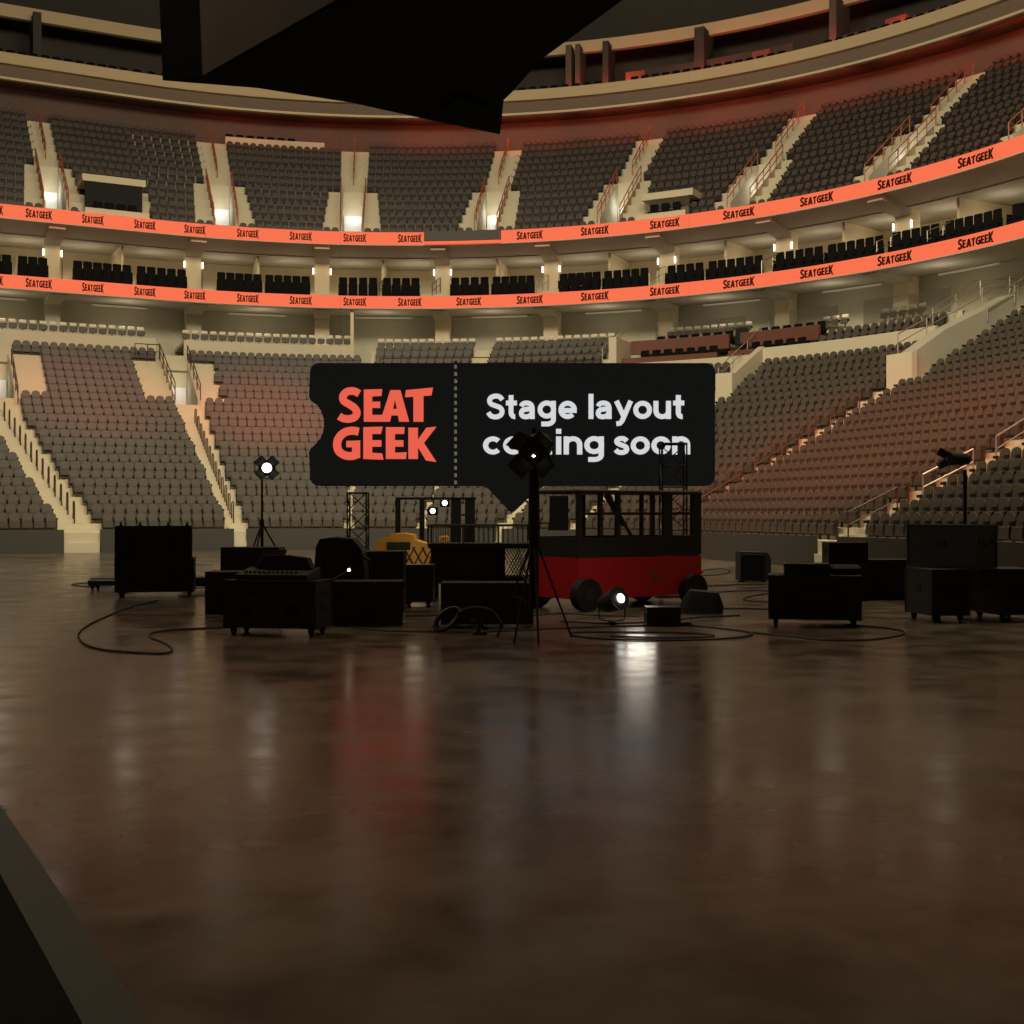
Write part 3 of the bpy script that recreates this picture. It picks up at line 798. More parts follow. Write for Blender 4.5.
# press seat row behind cream ledge in the second upper block; platforms with glass
mb = MB(); sweep(mb, rect(urow(12)-.05, urow(12)+.1, utread(12), utread(12)+.55), 13.4, 18.4, 1, True); struct(mb.build('wall_ledge', M['concrete']))
bcn = defaultdict(int)
def balcony_chairs(a, b, d, z, nm, m=M['suite'], every=.62):
    n = int((P(b, d, 0)-P(a, d, 0)).length/every)
    for j in range(n):
        s_ = a+(b-a)*(j+.5)/n
        if not inframe(P(s_, d, z+.9)): continue
        o = copy_tree(pc); o.location = P(s_, d, z); o.rotation_euler = (0, 0, heading(s_))
        tag(o, 'dark chair, %s from left, %s' % (nthw(bcn[nm]), nm), 'chair', 'dark chairs '+nm); bcn[nm] += 1
balcony_chairs(13.4, 17.0, 11.7, utread(12)-.1, 'behind the cream ledge atop the upper deck')
balcony_chairs(SL, 12, 9.2, Z2(27.72), 'top balcony left of the scoreboard', every=.7)
balcony_chairs(28, 33.2, 9.2, Z2(27.72), 'top balcony touching the scoreboard edge', every=.7)
balcony_chairs(34.6, 42.8, 9.2, Z2(27.75), 'top balcony right of the scoreboard', every=.7)
balcony_chairs(44.6, 52, 9.2, Z2(27.75), 'top balcony near the right edge', every=.7)
# balcony partitions
M['redwall'] = mat('red_wall_panel', (.26, .07, .042), .7, .06, 1)
for px, wd, m in ((37, .5, 'darkwall'), (569, .3, 'brownwall'), (578, .25, 'brownwall'), (606, .3, 'darkwall'), (636, 1.0, 'redwall'), (700, .5, 'darkwall'), (762, .9, 'redwall'), (834, .35, 'brownwall'), (897, 1.0, 'redwall')):
    s_ = s_at(px, 10.6)
    mb = MB(); sweep(mb, rect(10.4, 12.5, Z2(28.0), Z2(31.9 if wd < .7 else 29.6)), s_-wd/2, s_+wd/2, 1, True); struct(mb.build('wall_balcony_partition', M[m]))
mb = MB(); sweep(mb, rect(11.0, 11.1, Z2(28.1), Z2(29.9)), 34.5, 42.6, 1, True); struct(mb.build('wall_balcony_rear', M['darkwall']))
mb = MB(); sweep(mb, rect(11.0, 11.1, Z2(28.1), Z2(29.6)), 44.5, 53, 1, True); struct(mb.build('wall_balcony_rear', M['darkwall']))
spot('coral_spot', (4, 40, 16), P(39, 12, Z2(30.5)), 5200, CORAL, 22, 1.0)
# accessible platform boxes in the upper deck
for x0, x1, nm, dark in ((84, 148, 'left', 1), (638, 688, 'right', 0)):
    a, b = s_at(x0, .6), s_at(x1, .6)
    mb = MB(); sweep(mb, rect(urow(0)-.2, urow(0)+.0, utread(0), utread(0)+.75), a, b, 1, True)
    kk = 4 if dark else 3
    sweep(mb, rect(urow(1)+.05, urow(kk)-.05, utread(kk)-.25, utread(kk)+.15), a, b, 1, True); struct(mb.build('wall_platform', M['concrete']))
    mb = MB(); sweep(mb, rect(urow(1)+.1, urow(1)+.22, utread(0)+.1, utread(kk)-.26), a+.15, b-.2, 1, True)
    struct(mb.build('window_%d' % (1 if dark else 2), M['darkglass'] if dark else M['glass']))
    balcony_chairs(a+.5, b-.5, urow(0)+.5, utread(0)+.35 if not dark else utread(0)+.2, 'on the %s platform of the upper deck' % nm, every=.62)

# wood-fronted boxes
def woodrun(a, b):
    for nm, pr, lab in (('box_front', rect(-1.75, -1.55, Z2(8.35), Z2(8.78)), 'low'), ('box_front', rect(-.25, -.05, Z2(9.15), Z2(9.95)), 'high')):
        mb = MB(); sweep(mb, pr, a, b, .8, True); struct(mb.build('wall_box_front', M['wood']))
    mb = MB(); sweep(mb, rect(-.05, 3.0, Z2(9.3), Z2(9.4)), a, b, 1, True); sweep(mb, rect(-.25, 3.9, Z2(10.0), Z2(10.12)), a+.0, b, 1, True) if False else None
    sweep(mb, rect(1.4, 4.2, Z2(10.0), Z2(10.12)), a, b, 1, True); struct(mb.build('floor_boxes', M['wallc']))
woodrun(37.25, 43.3); woodrun(44.0, 48.8)
mb = MB(); sweep(mb, rect(.6, .7, Z2(9.35), Z2(10.35)), 43.3, 44.0, 1, True); struct(mb.build('door_60', M['darkglass']))
for a, b, k in ((38.2, 43.6, 3), (45, 49, 4), (50.5, 55.5, 5)):
    mb = MB(); sweep(mb, rect(1.3, 1.33, Z2(9.9), Z2(11.15)), a, b, 1, True); struct(mb.build('window_%d' % k, M['glass']))
balcony_chairs(38.0, 43.0, -1.0, Z2(8.15), 'lower row, long wood-fronted box')
balcony_chairs(44.2, 48.5, -1.0, Z2(8.15), 'lower row, right wood-fronted box')
balcony_chairs(38.4, 43.2, .6, Z2(9.15), 'upper row, long wood-fronted box')
balcony_chairs(44.6, 48.7, .6, Z2(9.15), 'upper row, right wood-fronted box')
mb = MB(); sweep(mb, rect(.3, .55, Z2(9.2), Z2(12.4)), 19.95, 20.15, 1, True); struct(mb.build('column', M['cream']))

# ------------------------------------------------------------------ near dasher wall and platform at the camera
a = Vector((-.53, 1.81)); b = Vector((-1.33, 3.20)); u = (b-a).normalized(); nrm = Vector((-u.y, u.x))   # nrm points to the camera side (left)
p0 = a-u*5; p1 = a+u*9
mb = MB(); q = [p0, p1, p1+nrm*.085, p0+nrm*.085]
mb.prism([(v.x, v.y, .0) for v in q], (0, 0, 1.0)); struct(mb.build('wall_near', mat('near_dasher_wall', (.040, .036, .020), .7, .1, 2)))
q = [p0+nrm*.085, p1+nrm*.085, p1+nrm*4, p0+nrm*4]
mb = MB(); mb.prism([(v.x, v.y, .0) for v in q], (0, 0, .30)); struct(mb.build('floor_platform', M['platfloor']))

# ------------------------------------------------------------------ hanging scoreboard
SB = [(-8.9, 31.5), (-6.6, 32.07), (-4.35, 33.2), (-2.0, 34.9), (-.35, 36.0), (-.22, 33.0), (0, 32.4), (.68, 30.1), (1.45, 28.5), (2.4, 26.5), (4.6, 23), (3.5, 19.5), (-.2, 21.5), (-3.6, 26.5), (-7.7, 31.2)]
zb = 11+EYE
root = empty('scoreboard', (-2, 28, zb)); tag(root, 'huge black curved scoreboard hanging from the roof', 'scoreboard')
cx, cy = -2, 28
mb = MB(); n = len(SB)
vs = [(x-cx, y-cy, 0) for x, y in SB]+[((x-cx)*1.0-(.32 if x < -7 else 0), (y-cy)*1.0, 7.5) for x, y in SB]
mb.add(vs, [tuple(range(n)), tuple(range(n, 2*n))[::-1]]+[(k, n+k, n+(k+1) % n, (k+1) % n) for k in range(n)])
mb.build('body', M['bigblack'], root)
mb = MB(); A_ = Vector((-7.7-cx, 31.2-cy, .0)); B_ = Vector((-3.6-cx, 26.5-cy, .0)); C_ = Vector((-.2-cx, 21.5-cy, 0)); nn = Vector((-.06, -.05, 0))
mb.prism([A_+nn, B_+nn, B_+nn+Vector((0, 0, 7.4)), A_+nn+Vector((-.3, 0, 7.4))], (-.03, -.025, 0)); mb.build('screen_panel', M['brownpanel'], root)
mb = MB(); mb.prism([(-1.95-cx, 33.6-cy, -.02), (-1.0-cx, 34.3-cy, -.02), (-.6-cx, 33.2-cy, -.02), (-1.4-cx, 32.4-cy, -.02)], (0, 0, -.12)); mb.build('hatch', M['bigblack'], root)
for x, y in ((-6, 31), (0, 31), (-2, 25), (2, 23)): MB().rod((x-cx, y-cy, 7.4), (x-cx, y-cy, 32), .02).build('suspension_cable', M['black'], root)

# ------------------------------------------------------------------ the sign
YS = 27.0
def sx(px): return (px-512)/F*YS
def sz(py): return EYE+(512-py)/F*YS
root = empty('ticket_sign', (0, YS, sz(486))); tag(root, 'big black ticket-shaped sign with coral logo and white words over the stage gear', 'sign')
ro = Vector((0, YS, sz(486)))
def arc(cx_, cy_, r, a0, a1, n=6): return [(cx_+r*math.cos(math.radians(a0+(a1-a0)*k/n)), cy_-r*math.sin(math.radians(a0+(a1-a0)*k/n))) for k in range(n+1)]
# pixel outlines; y grows downwards
r = 9
left = [(454, 363)]+arc(310+r, 363+r, r, 90, 180)+[(309, 397), (311, 401), (317, 405)]+[(321, 411), (323.5, 418), (324, 425), (323, 432), (320, 439), (315, 445), (311, 448), (309, 452)]+arc(310+r, 486-r, r, 180, 270)+[(454, 486)]
right = [(457, 486), (482, 486), (488, 488.5), (509, 511), (512, 513), (515, 511), (539, 488.5), (545, 486)]+arc(715-r, 486-r, r, 270, 360)+arc(715-r, 363+r, r, 0, 90)+[(457, 363)]
mb = MB()
for poly in (left, right): mb.prism([(sx(x), 0, sz(y)-ro.z) for x, y in poly], (0, .18, 0))
nd = 17
for k in range(nd+1):
    y = 363+123*k/nd; mb.prism([(sx(454), 0, sz(y+2.0)-ro.z), (sx(457), 0, sz(y+2.0)-ro.z), (sx(457), 0, sz(y-2.0)-ro.z), (sx(454), 0, sz(y-2.0)-ro.z)], (0, .18, 0))
mb.build('board', M['board'], root)
dm = emit('pale_perforation_glow', (.42, .36, .24), .3)  # glow stands in for light showing through the slits
for k in range(nd):
    y = 363+123*(k+.5)/nd; MB().prism([(sx(454.3), -.004, sz(y+1.9)-ro.z), (sx(456.6), -.004, sz(y+1.9)-ro.z), (sx(456.6), -.004, sz(y-1.9)-ro.z), (sx(454.3), -.004, sz(y-1.9)-ro.z)], (0, .1, 0)).build('slit_glow', dm, root)
for ch, polys in GL:
    mb = MB()
    for q in polys: mb.prism([(sx(256+x/4), -.04, sz(256+y/4)-ro.z) for x, y in q], (0, .035, 0))
    mb.build('logo_letter', M['logo'], root)
WS = .265
def circ(cx_, cy_, rx, ry, a0, a1, n=22): return [(cx_+rx*math.cos(math.radians(a0+(a1-a0)*k/n)), cy_+ry*math.sin(math.radians(a0+(a1-a0)*k/n))) for k in range(n+1)]
ST = {
 'S': (.98, [smooth([(.86, 1.06), (.72, 1.22), (.49, 1.27), (.25, 1.19), (.16, 1.01), (.25, .83), (.49, .73), (.74, .62), (.85, .42), (.75, .2), (.50, .11), (.24, .17), (.10, .36)])]),
 't': (.66, [[(.30, 1.32), (.30, .95), (.30, .36)]+circ(.50, .36, .20, .235, 180, 278, 8), [(.02, .885), (.62, .885)]]),
 'a': (.98, [smooth([(.14, .70), (.24, .84), (.45, .885), (.66, .81), (.74, .62)])+[(.745, 0)], smooth([(.74, .56), (.48, .545), (.22, .48), (.145, .30), (.24, .15), (.44, .12), (.64, .2), (.74, .36)])]),
 'g': (1.08, [circ(.50, .52, .37, .365, 0, 360, 28), [(.86, 1.0), (.86, .0)]+circ(.52, -.02, .34, .26, 0, -95, 9)+[(.20, -.28)]]),
 'e': (1.04, [circ(.50, .50, .37, .37, 0, 318, 24), [(.16, .47), (.99, .47)]]),
 'l': (.36, [[(.17, 1.39), (.17, 0)]]),
 'i': (.36, [[(.17, 1.0), (.17, 0)], [(.17, 1.42), (.17, 1.15)]]),
 'y': (.96, [[(.10, 1.0), (.50, .14)], [(.88, 1.0), (.48, .05), (.40, -.12)]+[(.30, -.245), (.10, -.265)]]),
 'o': (1.04, [circ(.51, .50, .375, .37, 0, 360, 28)]),
 'c': (.96, [circ(.50, .50, .37, .37, 42, 318, 22)]),
 'u': (1.0, [[(.14, 1.0), (.14, .46)]+circ(.48, .44, .34, .315, 180, 360, 12)+[(.82, .46), (.82, 1.0)], [(.82, .6), (.82, 0)]]),
 'n': (1.0, [[(.14, 1.0), (.14, 0)], [(.14, .5)]+circ(.48, .55, .34, .325, 180, 0, 12)+[(.82, .0)]]),
 'm': (1.50, [[(.14, 1.0), (.14, 0)], [(.14, .5)]+circ(.42, .58, .28, .30, 180, 0, 10)+[(.70, 0)], [(.70, .5)]+circ(.98, .58, .28, .30, 180, 0, 10)+[(1.26, 0)]]),
 's': (.84, [smooth([(.69, .74), (.56, .86), (.38, .885), (.20, .82), (.17, .68), (.30, .57), (.50, .49), (.67, .38), (.66, .2), (.50, .115), (.26, .125), (.10, .26)])]),
}
def put_word(word, x0, x1, ybase, xh):
    x = 0; items = []
    for ch in word:
        adv, strokes = ST[ch]; items.append((ch, x, strokes)); x += adv+.055
    allx = [p[0]+ox for _, ox, st in items for s_ in st for p in s_]
    a, b = min(allx)-WS/2, max(allx)+WS/2
    k = (x1-x0)/(b-a)
    for ch, ox, st in items:
        mb = MB()
        for s_ in st:
            for q in stroke(s_, WS*xh/xh):
                mb.prism([(sx(x0+(px+ox-a)*k), -.04, sz(ybase-py*xh)-ro.z) for px, py in q], (0, .035, 0))
        mb.build('word_letter', M['white'], root)
put_word('Stage', 486, 579, 419, 18.0); put_word('layout', 588.5, 686.5, 419, 18.0)
put_word('coming', 483, 604, 454.5, 18.0); put_word('soon', 613, 690, 454.5, 18.0)
for px in (340, 690): MB().rod((sx(px), .09, sz(363)-ro.z), (sx(px), .09, 42-ro.z), .0018, 4).build('suspension_cable', M['black'], root)

# ------------------------------------------------------------------ stage gear on the floor
def gp(px, py):      # floor point seen at a pixel
    y = F*EYE/(py-512); return Vector(((px-512)/F*y, y, 0))
def X(px, y): return (px-512)/F*y
def Zp(py, y): return EYE+(512-py)/F*y
def caster_mb(x, y, r=.047):
    m = MB(); m.rod((x-.02, y, r), (x+.02, y, r), r, 10); m.box((x, y, r+.03), (.075, .055, .07)); return m
def road_case(name, c, w, d, h, rz, label, cat='flight case', lid=True, casters=True, handles=1, m='black', wall_lines=True):
    root = empty(name, (c[0], c[1], c[2]), rz); tag(root, label, cat)
    z0 = .11 if casters else .0
    hb = h-z0; hl = hb*.72 if lid else hb
    b = MB(); b.box((0, 0, z0+hl/2), (w, d, hl), bev=.012); body = b.build('body', M[m], root)
    if lid:
        b = MB(); b.box((0, 0, z0+hl+(hb-hl)/2+.004), (w, d, hb-hl-.008), bev=.012); lido = b.build('lid', M[m], root)
    e = MB(); t = .03
    for sx_ in (-1, 1):
        for sy_ in (-1, 1): e.box((sx_*(w/2-.004), sy_*(d/2-.004), z0+hb/2), (t, t, hb+.006))
    for zz in (z0+.012, z0+hb-.012)+((z0+hl,) if lid else ()):
        for sy_ in (-1, 1): e.box((0, sy_*(d/2-.002), zz), (w, .02, .028))
        for sx_ in (-1, 1): e.box((sx_*(w/2-.002), 0, zz), (.02, d, .028))
    e.build('edge_trim', M['edge'], root)
    for k in range(handles):
        xx = (k+.5)/handles*w-w/2
        hm = MB(); hm.box((xx, -d/2-.004, z0+hl*.55), (.17, .012, .12)); hm.tube([(xx-.06, -d/2-.01, z0+hl*.52), (xx-.05, -d/2-.03, z0+hl*.50), (xx+.05, -d/2-.03, z0+hl*.50), (xx+.06, -d/2-.01, z0+hl*.52)], .008, 5); hm.build('handle', M['black2'], body)
    for sx_ in (-1, 1):
        hm = MB(); hm.box((sx_*(w/2+.004), 0, z0+hl*.6), (.012, .17, .12)); hm.build('handle', M['black2'], body)
        if lid: MB().box((sx_*w*.28, -d/2-.008, z0+hl), (.07, .016, .09)).build('latch', M['edge'], lido)
    if casters:
        for sx_ in (-1, 1):
            for sy_ in (-1, 1): caster_mb(sx_*(w/2-.1), sy_*(d/2-.1)).build('caster', M['black2'], root)
    return root
# left stack
Y = 25.3
road_case('flight_case', (X(151, Y), Y+.35, 0), 1.55, .7, .80, .20, 'black wheeled flight case under the other in the stack at far left', handles=2)
r1 = road_case('flight_case', (X(149, Y), Y+.37, .80), 1.50, .62, .66, .23, 'black flight case lying on the wheeled case at far left, castors up', casters=False, handles=2)
for sx_ in (-.66, -.28, .28, .66):
    mb = MB(); mb.rod((sx_-.02, 0, .70), (sx_+.02, 0, .70), .055, 8); mb.box((sx_, 0, .66), (.08, .06, .03)); mb.build('caster', M['black2'], r1)
Y = 28.0
mb = MB(); mb.box((0, 0, .16), (.95, .5, .14), bev=.02); mb.box((0, 0, .25), (.85, .42, .05), bev=.015)
root = empty('equipment_dolly', (X(112, Y), Y, 0)); tag(root, 'low dark dolly poking out left of the far left case stack', 'dolly'); mb.build('deck', M['teal'], root)
for xx in (-.38, .38):
    for yy in (-.18, .18): caster_mb(xx, yy, .045).build('caster', M['black2'], root)
Y = 27.5
o = road_case('flat_case', (X(207, Y), Y, 0), 1.1, .6, .30, 0, 'flat black case low on the floor right of the far left stack', lid=False, casters=True)
Y = 21.2
o = road_case('upright_case', (X(222, Y), Y+.3, 0), .56, .6, .72, 0, 'upright black box standing just left behind the wheeled case with the console', lid=True, casters=False)
Y = 24.0
o = road_case('flight_case', (X(250, Y), Y+.3, 0), 1.12, .6, 1.06, 0, 'tall black case in front of the left tripod work light', casters=True)
# case B with console
rz = math.radians(-13); cB = (X(275, 17.5), 17.75, 0)
o = road_case('flight_case', cB, 1.38, .62, .78, rz, 'large wheeled black flight case in left foreground carrying a lighting console', handles=2)
cr, sr = math.cos(rz), math.sin(rz)
def locB(x, y, z): return (cB[0]+cr*x-sr*y, cB[1]+sr*x+cr*y, z)
root = empty('lighting_console', locB(-.08, .05, .785), rz); tag(root, 'black lighting console with a tilted screen on the left foreground case', 'console')
mb = MB(); mb.prism([(-.5, -.25, 0), (-.5, .25, 0), (-.5, .25, .16), (-.5, -.25, .07)], (1.1, 0, 0)); mb.build('desk', M['black'], root)
mb = MB(); mb.prism([(-.42, .18, .12), (-.42, .26, .12), (-.30, .34, .40), (-.30, .30, .41)], (.35, 0, 0)); mb.build('screen', M['black2'], root)
mb = MB()
for k in range(12): mb.box((-.38+.07*k, -.14, .105), (.025, .05, .025))
mb.build('faders', M['edge'], root)
mb = MB(); mb.prism([(-.35, .1, .15), (.52, .1, .15), (.46, .1, .30), (.12, .1, .34), (-.2, .1, .33)], (0, .15, 0)); mb.build('monitor_hood', M['black'], root)
# draped machine
Y = 20.6
root = empty('draped_machine', (X(339, Y), Y+.3, 0)); tag(root, 'dark machine with a sloping rounded cover left of the truss tower', 'machine')
mb = MB(); pr = [(-.44, .0), (-.44, .55), (-.38, 1.18), (-.32, 1.30), (-.1, 1.33), (.22, 1.30), (.38, 1.12), (.42, .8), (.44, 0)]
for k, (s0_, y0) in enumerate(((1, -.3), (1, .3))): pass
mb.prism([(x, -.32, z) for x, z in pr], (0, .64, 0)); mb.build('cover', M['black'], root)
mb = MB()
for k in range(4): mb.box((-.25+.17*k, -.33, .75), (.02, .03, .7))
mb.build('cover_ribs', M['black2'], root)
mb = MB(); mb.tube([(.3, -.34, .9), (.42, -.36, 1.0), (.5, -.3, .95), (.52, -.1, .7)], .03, 6); mb.build('hose', M['cable'], root)
# case D and lamp
Y = 18.95
road_case('flight_case', (X(366, Y), Y+.32, 0), 1.04, .62, .68, .08, 'black case with a tiny gooseneck lamp, right of the console case', casters=False, handles=1)
root = empty('gooseneck_lamp', (X(332, Y), Y+.1, .685)); tag(root, 'tiny gooseneck lamp glowing above the black case right of the console case', 'lamp')
mb = MB(); mb.rod((0, 0, 0), (0, 0, .02), .03, 10); mb.build('base', M['edge'], root)
mb = MB(); mb.tube([(0, 0, .02), (.03, 0, .05), (.16, 0, .12), (.22, 0, .165)], .007, 6); mb.build('arm', M['railst'], root)
mb = MB(); mb.lathe((.255, -.01, .18), [(.005, -.045), (.03, -.04), (.04, -.01), (.04, .03)], 12, Matrix.Rotation(math.radians(75), 4, 'X')); mb.build('head', M['black2'], root)
mb = MB(); mb.lathe((.255, -.06, .172), [(.001, -.01), (.02, -.008), (.022, 0)], 12, Matrix.Rotation(math.radians(75), 4, 'X')); mb.build('bulb', M['lampsm'], root)
Y = 21.5
road_case('flight_case', (X(384, Y), Y+.3, 0), .66, .55, 1.06, 0, 'tall black box behind the gooseneck lamp case, before the orange lift', casters=False)
road_case('road_case', (X(417, 22.5), 22.9, 0), .56, .55, .78, 0, 'narrow black case below the orange machine lattice', casters=True)
# truss towers
def truss(name, c, w, h, label, r=.022, sub=.42):
    root = empty(name, c); tag(root, label, 'truss')
    for sx_ in (-1, 1):
        for sy_ in (-1, 1): MB().rod((sx_*w/2, sy_*w/2, .03), (sx_*w/2, sy_*w/2, h), r, 6).build('chord', M['black'], root)
    mb = MB(); n = int(h/sub)
    for k in range(n):
        z0, z1 = .03+(h-.03)*k/n, .03+(h-.03)*(k+1)/n
        for (a1, b1), (a2, b2) in (((-1, -1), (1, -1)), ((1, -1), (1, 1)), ((1, 1), (-1, 1)), ((-1, 1), (-1, -1))):
            if k % 2: (a1, b1), (a2, b2) = (a2, b2), (a1, b1)
            mb.rod((a1*w/2, b1*w/2, z0), (a2*w/2, b2*w/2, z1), r*.6, 5)
            mb.rod((a1*w/2, b1*w/2, z0), (a2*w/2, b2*w/2, z0), r*.5, 5)
    for (a1, b1), (a2, b2) in (((-1, -1), (1, -1)), ((1, -1), (1, 1)), ((1, 1), (-1, 1)), ((-1, 1), (-1, -1))): mb.rod((a1*w/2, b1*w/2, h), (a2*w/2, b2*w/2, h), r, 5)
    mb.build('bracing', M['black'], root)
    MB().box((0, 0, .015), (w+.25, w+.25, .03)).build('base_plate', M['black2'], root)
Y = 30; truss('truss_tower', (X(358, Y), Y, 0), .46, Zp(493, Y), 'short black truss tower below the left part of the sign')
Y = 25.6; truss('truss_tower', (X(673, Y), Y, 0), .50, Zp(444, Y), 'tall thin black truss tower before the right end of the sign', .018, .4)
# orange lift
Y = 27.0
root = empty('compact_loader', (X(403, Y), Y+.4, 0)); tag(root, 'orange-yellow compact machine with black seat band, half hidden by black cases', 'loader')
def lx(px): return X(px, Y)-X(403, Y)
mb = MB(); mb.prism([(lx(376), -.4, .35), (lx(376), -.4, Zp(548, Y)), (lx(378.5), -.4, Zp(540, Y)), (lx(385), -.4, Zp(537, Y)), (lx(391), -.4, Zp(534, Y)), (lx(403), -.4, Zp(533.5, Y)), (lx(413), -.4, Zp(535, Y)), (lx(414), -.4, Zp(540, Y)), (lx(430), -.4, Zp(545, Y)), (lx(432), -.4, .35)], (0, .9, 0)); mb.build('hood', M['yellow'], root)
mb = MB(); mb.box((lx(399), -.43, Zp(546, Y)), (.5, .1, .17), bev=.01); mb.build('seat_band', M['black'], root)
mb = MB()
for k in range(3):
    x0 = lx(404+9*k); mb.rod((x0, -.46, Zp(547, Y)), (x0+.24, -.46, Zp(567, Y)), .018, 5); mb.rod((x0+.24, -.46, Zp(547, Y)), (x0, -.46, Zp(567, Y)), .018, 5)
mb.build('scissor_bars', M['railbr'], root)
mb = MB(); mb.tube(smooth([(lx(428), -.5, Zp(565, Y)), (lx(430), -.5, Zp(556, Y)), (lx(436), -.5, Zp(550, Y)), (lx(446), -.5, Zp(549, Y))]), .025, 6); mb.build('hose', M['yellow'], root)
mb = MB(); mb.box((lx(443), .1, Zp(540, Y)), (.2, .3, .16), bev=.02); mb.build('engine_cap', M['yellow'], root)
for xx in (lx(384), lx(424)):
    for yy in (-.3, .35): MB().rod((xx, yy-.1, .27), (xx, yy+.1, .27), .27, 16).build('wheel', M['black2'], root)
point('machine_fill_light', (X(415, 26), 25.7, .95), 11, (1, .85, .6), .25)  # unseen fill added to brighten the orange machine
# goalpost frame with LED heads
Y = 30.0
root = empty('goalpost_frame', (X(436, Y), Y, 0)); tag(root, 'dark teal goalpost frame holding two white work lights left of centre', 'frame')
def gx(px): return X(px, Y)-X(436, Y)
for px in (398, 422): MB().box((gx(px), 0, Zp(499, Y)/2), (.12, .1, Zp(499, Y))).build('post', M['teal'], root)
MB().box(((gx(396)+gx(476))/2, 0, Zp(498.5, Y)), (gx(476)-gx(396), .08, .06)).build('top_beam', M['teal'], root)
for x0, x1 in ((451, 461), (465, 475)): MB().box(((gx(x0)+gx(x1))/2, .02, Zp(498, Y)/2), (gx(x1)-gx(x0), .12, Zp(498, Y)), bev=.01).build('panel', M['teal'], root)
MB().box((gx(460), .3, Zp(515, Y)), (.5, .04, .04)).build('cross_bar', M['teal'], root)
for px, py, wl in ((433, 511, 'lower left'), (445, 503, 'upper right')):
    r2 = empty('work_light', (X(px, Y), Y-.06, Zp(py, Y))); tag(r2, 'small bright white work light on the teal frame, the %s of two' % wl, 'lamp')
    MB().box((0, .02, 0), (.24, .1, .2), bev=.02).build('housing', M['black'], r2)
    mb = MB(); mb.lathe((0, -.035, 0), [(.001, .006), (.06, .004), (.065, 0)], 16, Matrix.Rotation(PI/2, 4, 'X')); mb.build('lens', M['lamp'], r2)
    MB().rod((0, .05, 0), (gx(px)*0, .06, Zp(499, Y)-Zp(py, Y)), .012, 5).build('bracket', M['black'], r2)
# scissor lift platform with railing
Y = 24.2
root = empty('scissor_lift', (X(480, Y), Y+.5, 0)); tag(root, 'black scissor lift platform with thin railing and mesh body, centre', 'lift')
def px_(p): return X(p, Y)-X(480, Y)
zd, zr = Zp(546, Y), Zp(525.5, Y); hw_ = (px_(533)-px_(428))/2; xm = (px_(533)+px_(428))/2
MB().box((xm, 0, zd), (2*hw_, 1.0, .10), bev=.01).build('deck', M['black'], root)
mb = MB()
for yy in (-.48, .48):
    mb.rod((xm-hw_, yy, zr), (xm+hw_, yy, zr), .02, 5)
for xx in (xm-hw_, xm+hw_): mb.rod((xx, -.48, zr), (xx, .48, zr), .02, 5)
mb.build('top_rail', M['black'], root)
for yy in (-.48, .48):
    mb = MB()
    for k in range(22): mb.rod((xm-hw_+2*hw_*k/21, yy, zd), (xm-hw_+2*hw_*k/21, yy, zr), .009 if k % 7 else .022, 4)
    mb.build('baluster_row', M['black'], root)
mb = MB(); mb.box((xm-.25, 0, (zd+Zp(584, Y))/2), (2*hw_-.6, .8, zd-Zp(584, Y))); mb.build('lift_body', M['black'], root)
mb = MB(); z0, z1 = Zp(584, Y), zd-.05
for k in range(16):
    x0 = px_(500)+k*.06
    if x0+.5 < px_(531)+.3:
        mb.rod((x0, -.5, z0), (min(x0+.38, px_(531)), -.5, z1), .012, 4); mb.rod((min(x0+.38, px_(531)), -.5, z0), (x0, -.5, z1), .012, 4)
mb.build('mesh_guard', M['black'], root)
MB().box((xm, 0, .42), (2*hw_, .9, .10)).build('chassis', M['black2'], root)
for xx in (xm-hw_+.12, xm+hw_-.12):
    for yy in (-.4, .4): MB().box((xx, yy, .2), (.07, .07, .40)).build('leg', M['black2'], root)
# box E foreground with coiled hose, fan, legs
Y = 18.6
road_case('instrument_crate', (X(487, Y), Y+.3, .06), X(532, Y)-X(441, Y), .6, .62, 0, 'black crate behind the coiled hose in the centre foreground', lid=False, casters=False)
root = tag(empty('coiled_hose', (X(446, 17.6), 17.8, 0)), 'thick black coiled hose on the floor before the centre crate', 'hose')
mb = MB()
pts = []
for k in range(44):
    t = k/43*2.4*2*PI; rr = .19-.0015*k; pts.append((rr*math.cos(t), .08*math.sin(t)+.02*k/10, .20+rr*.9*math.sin(t+.6)))
mb.tube(pts, .028, 7); mb.build('coil', M['cable'], root)
MB().tube(smooth([(.15, .05, .3), (.4, .1, .36), (.65, .2, .3), (.8, .3, .05)]), .028, 7).build('loose_end', M['cable'], root)
root = tag(empty('floor_fan', (X(480, 17.6), 17.6, 0)), 'small black floor fan with spread blades by the centre crate', 'fan')
for k in range(7):
    t = 2*PI*k/7; MB().prism([(0, 0, .17), (.13*math.cos(t-.25), .02, .17+.13*math.sin(t-.25)), (.15*math.cos(t+.25), -.02, .17+.15*math.sin(t+.25))], (0, .012, 0)).build('blade', M['black2'], root)
MB().rod((0, -.03, .17), (0, .05, .17), .035, 10).build('hub', M['black'], root)
MB().box((0, .05, .02), (.2, .16, .04)).build('base', M['black'], root); MB().rod((0, .05, .03), (0, .05, .17), .014, 6).build('stem', M['black'], root)
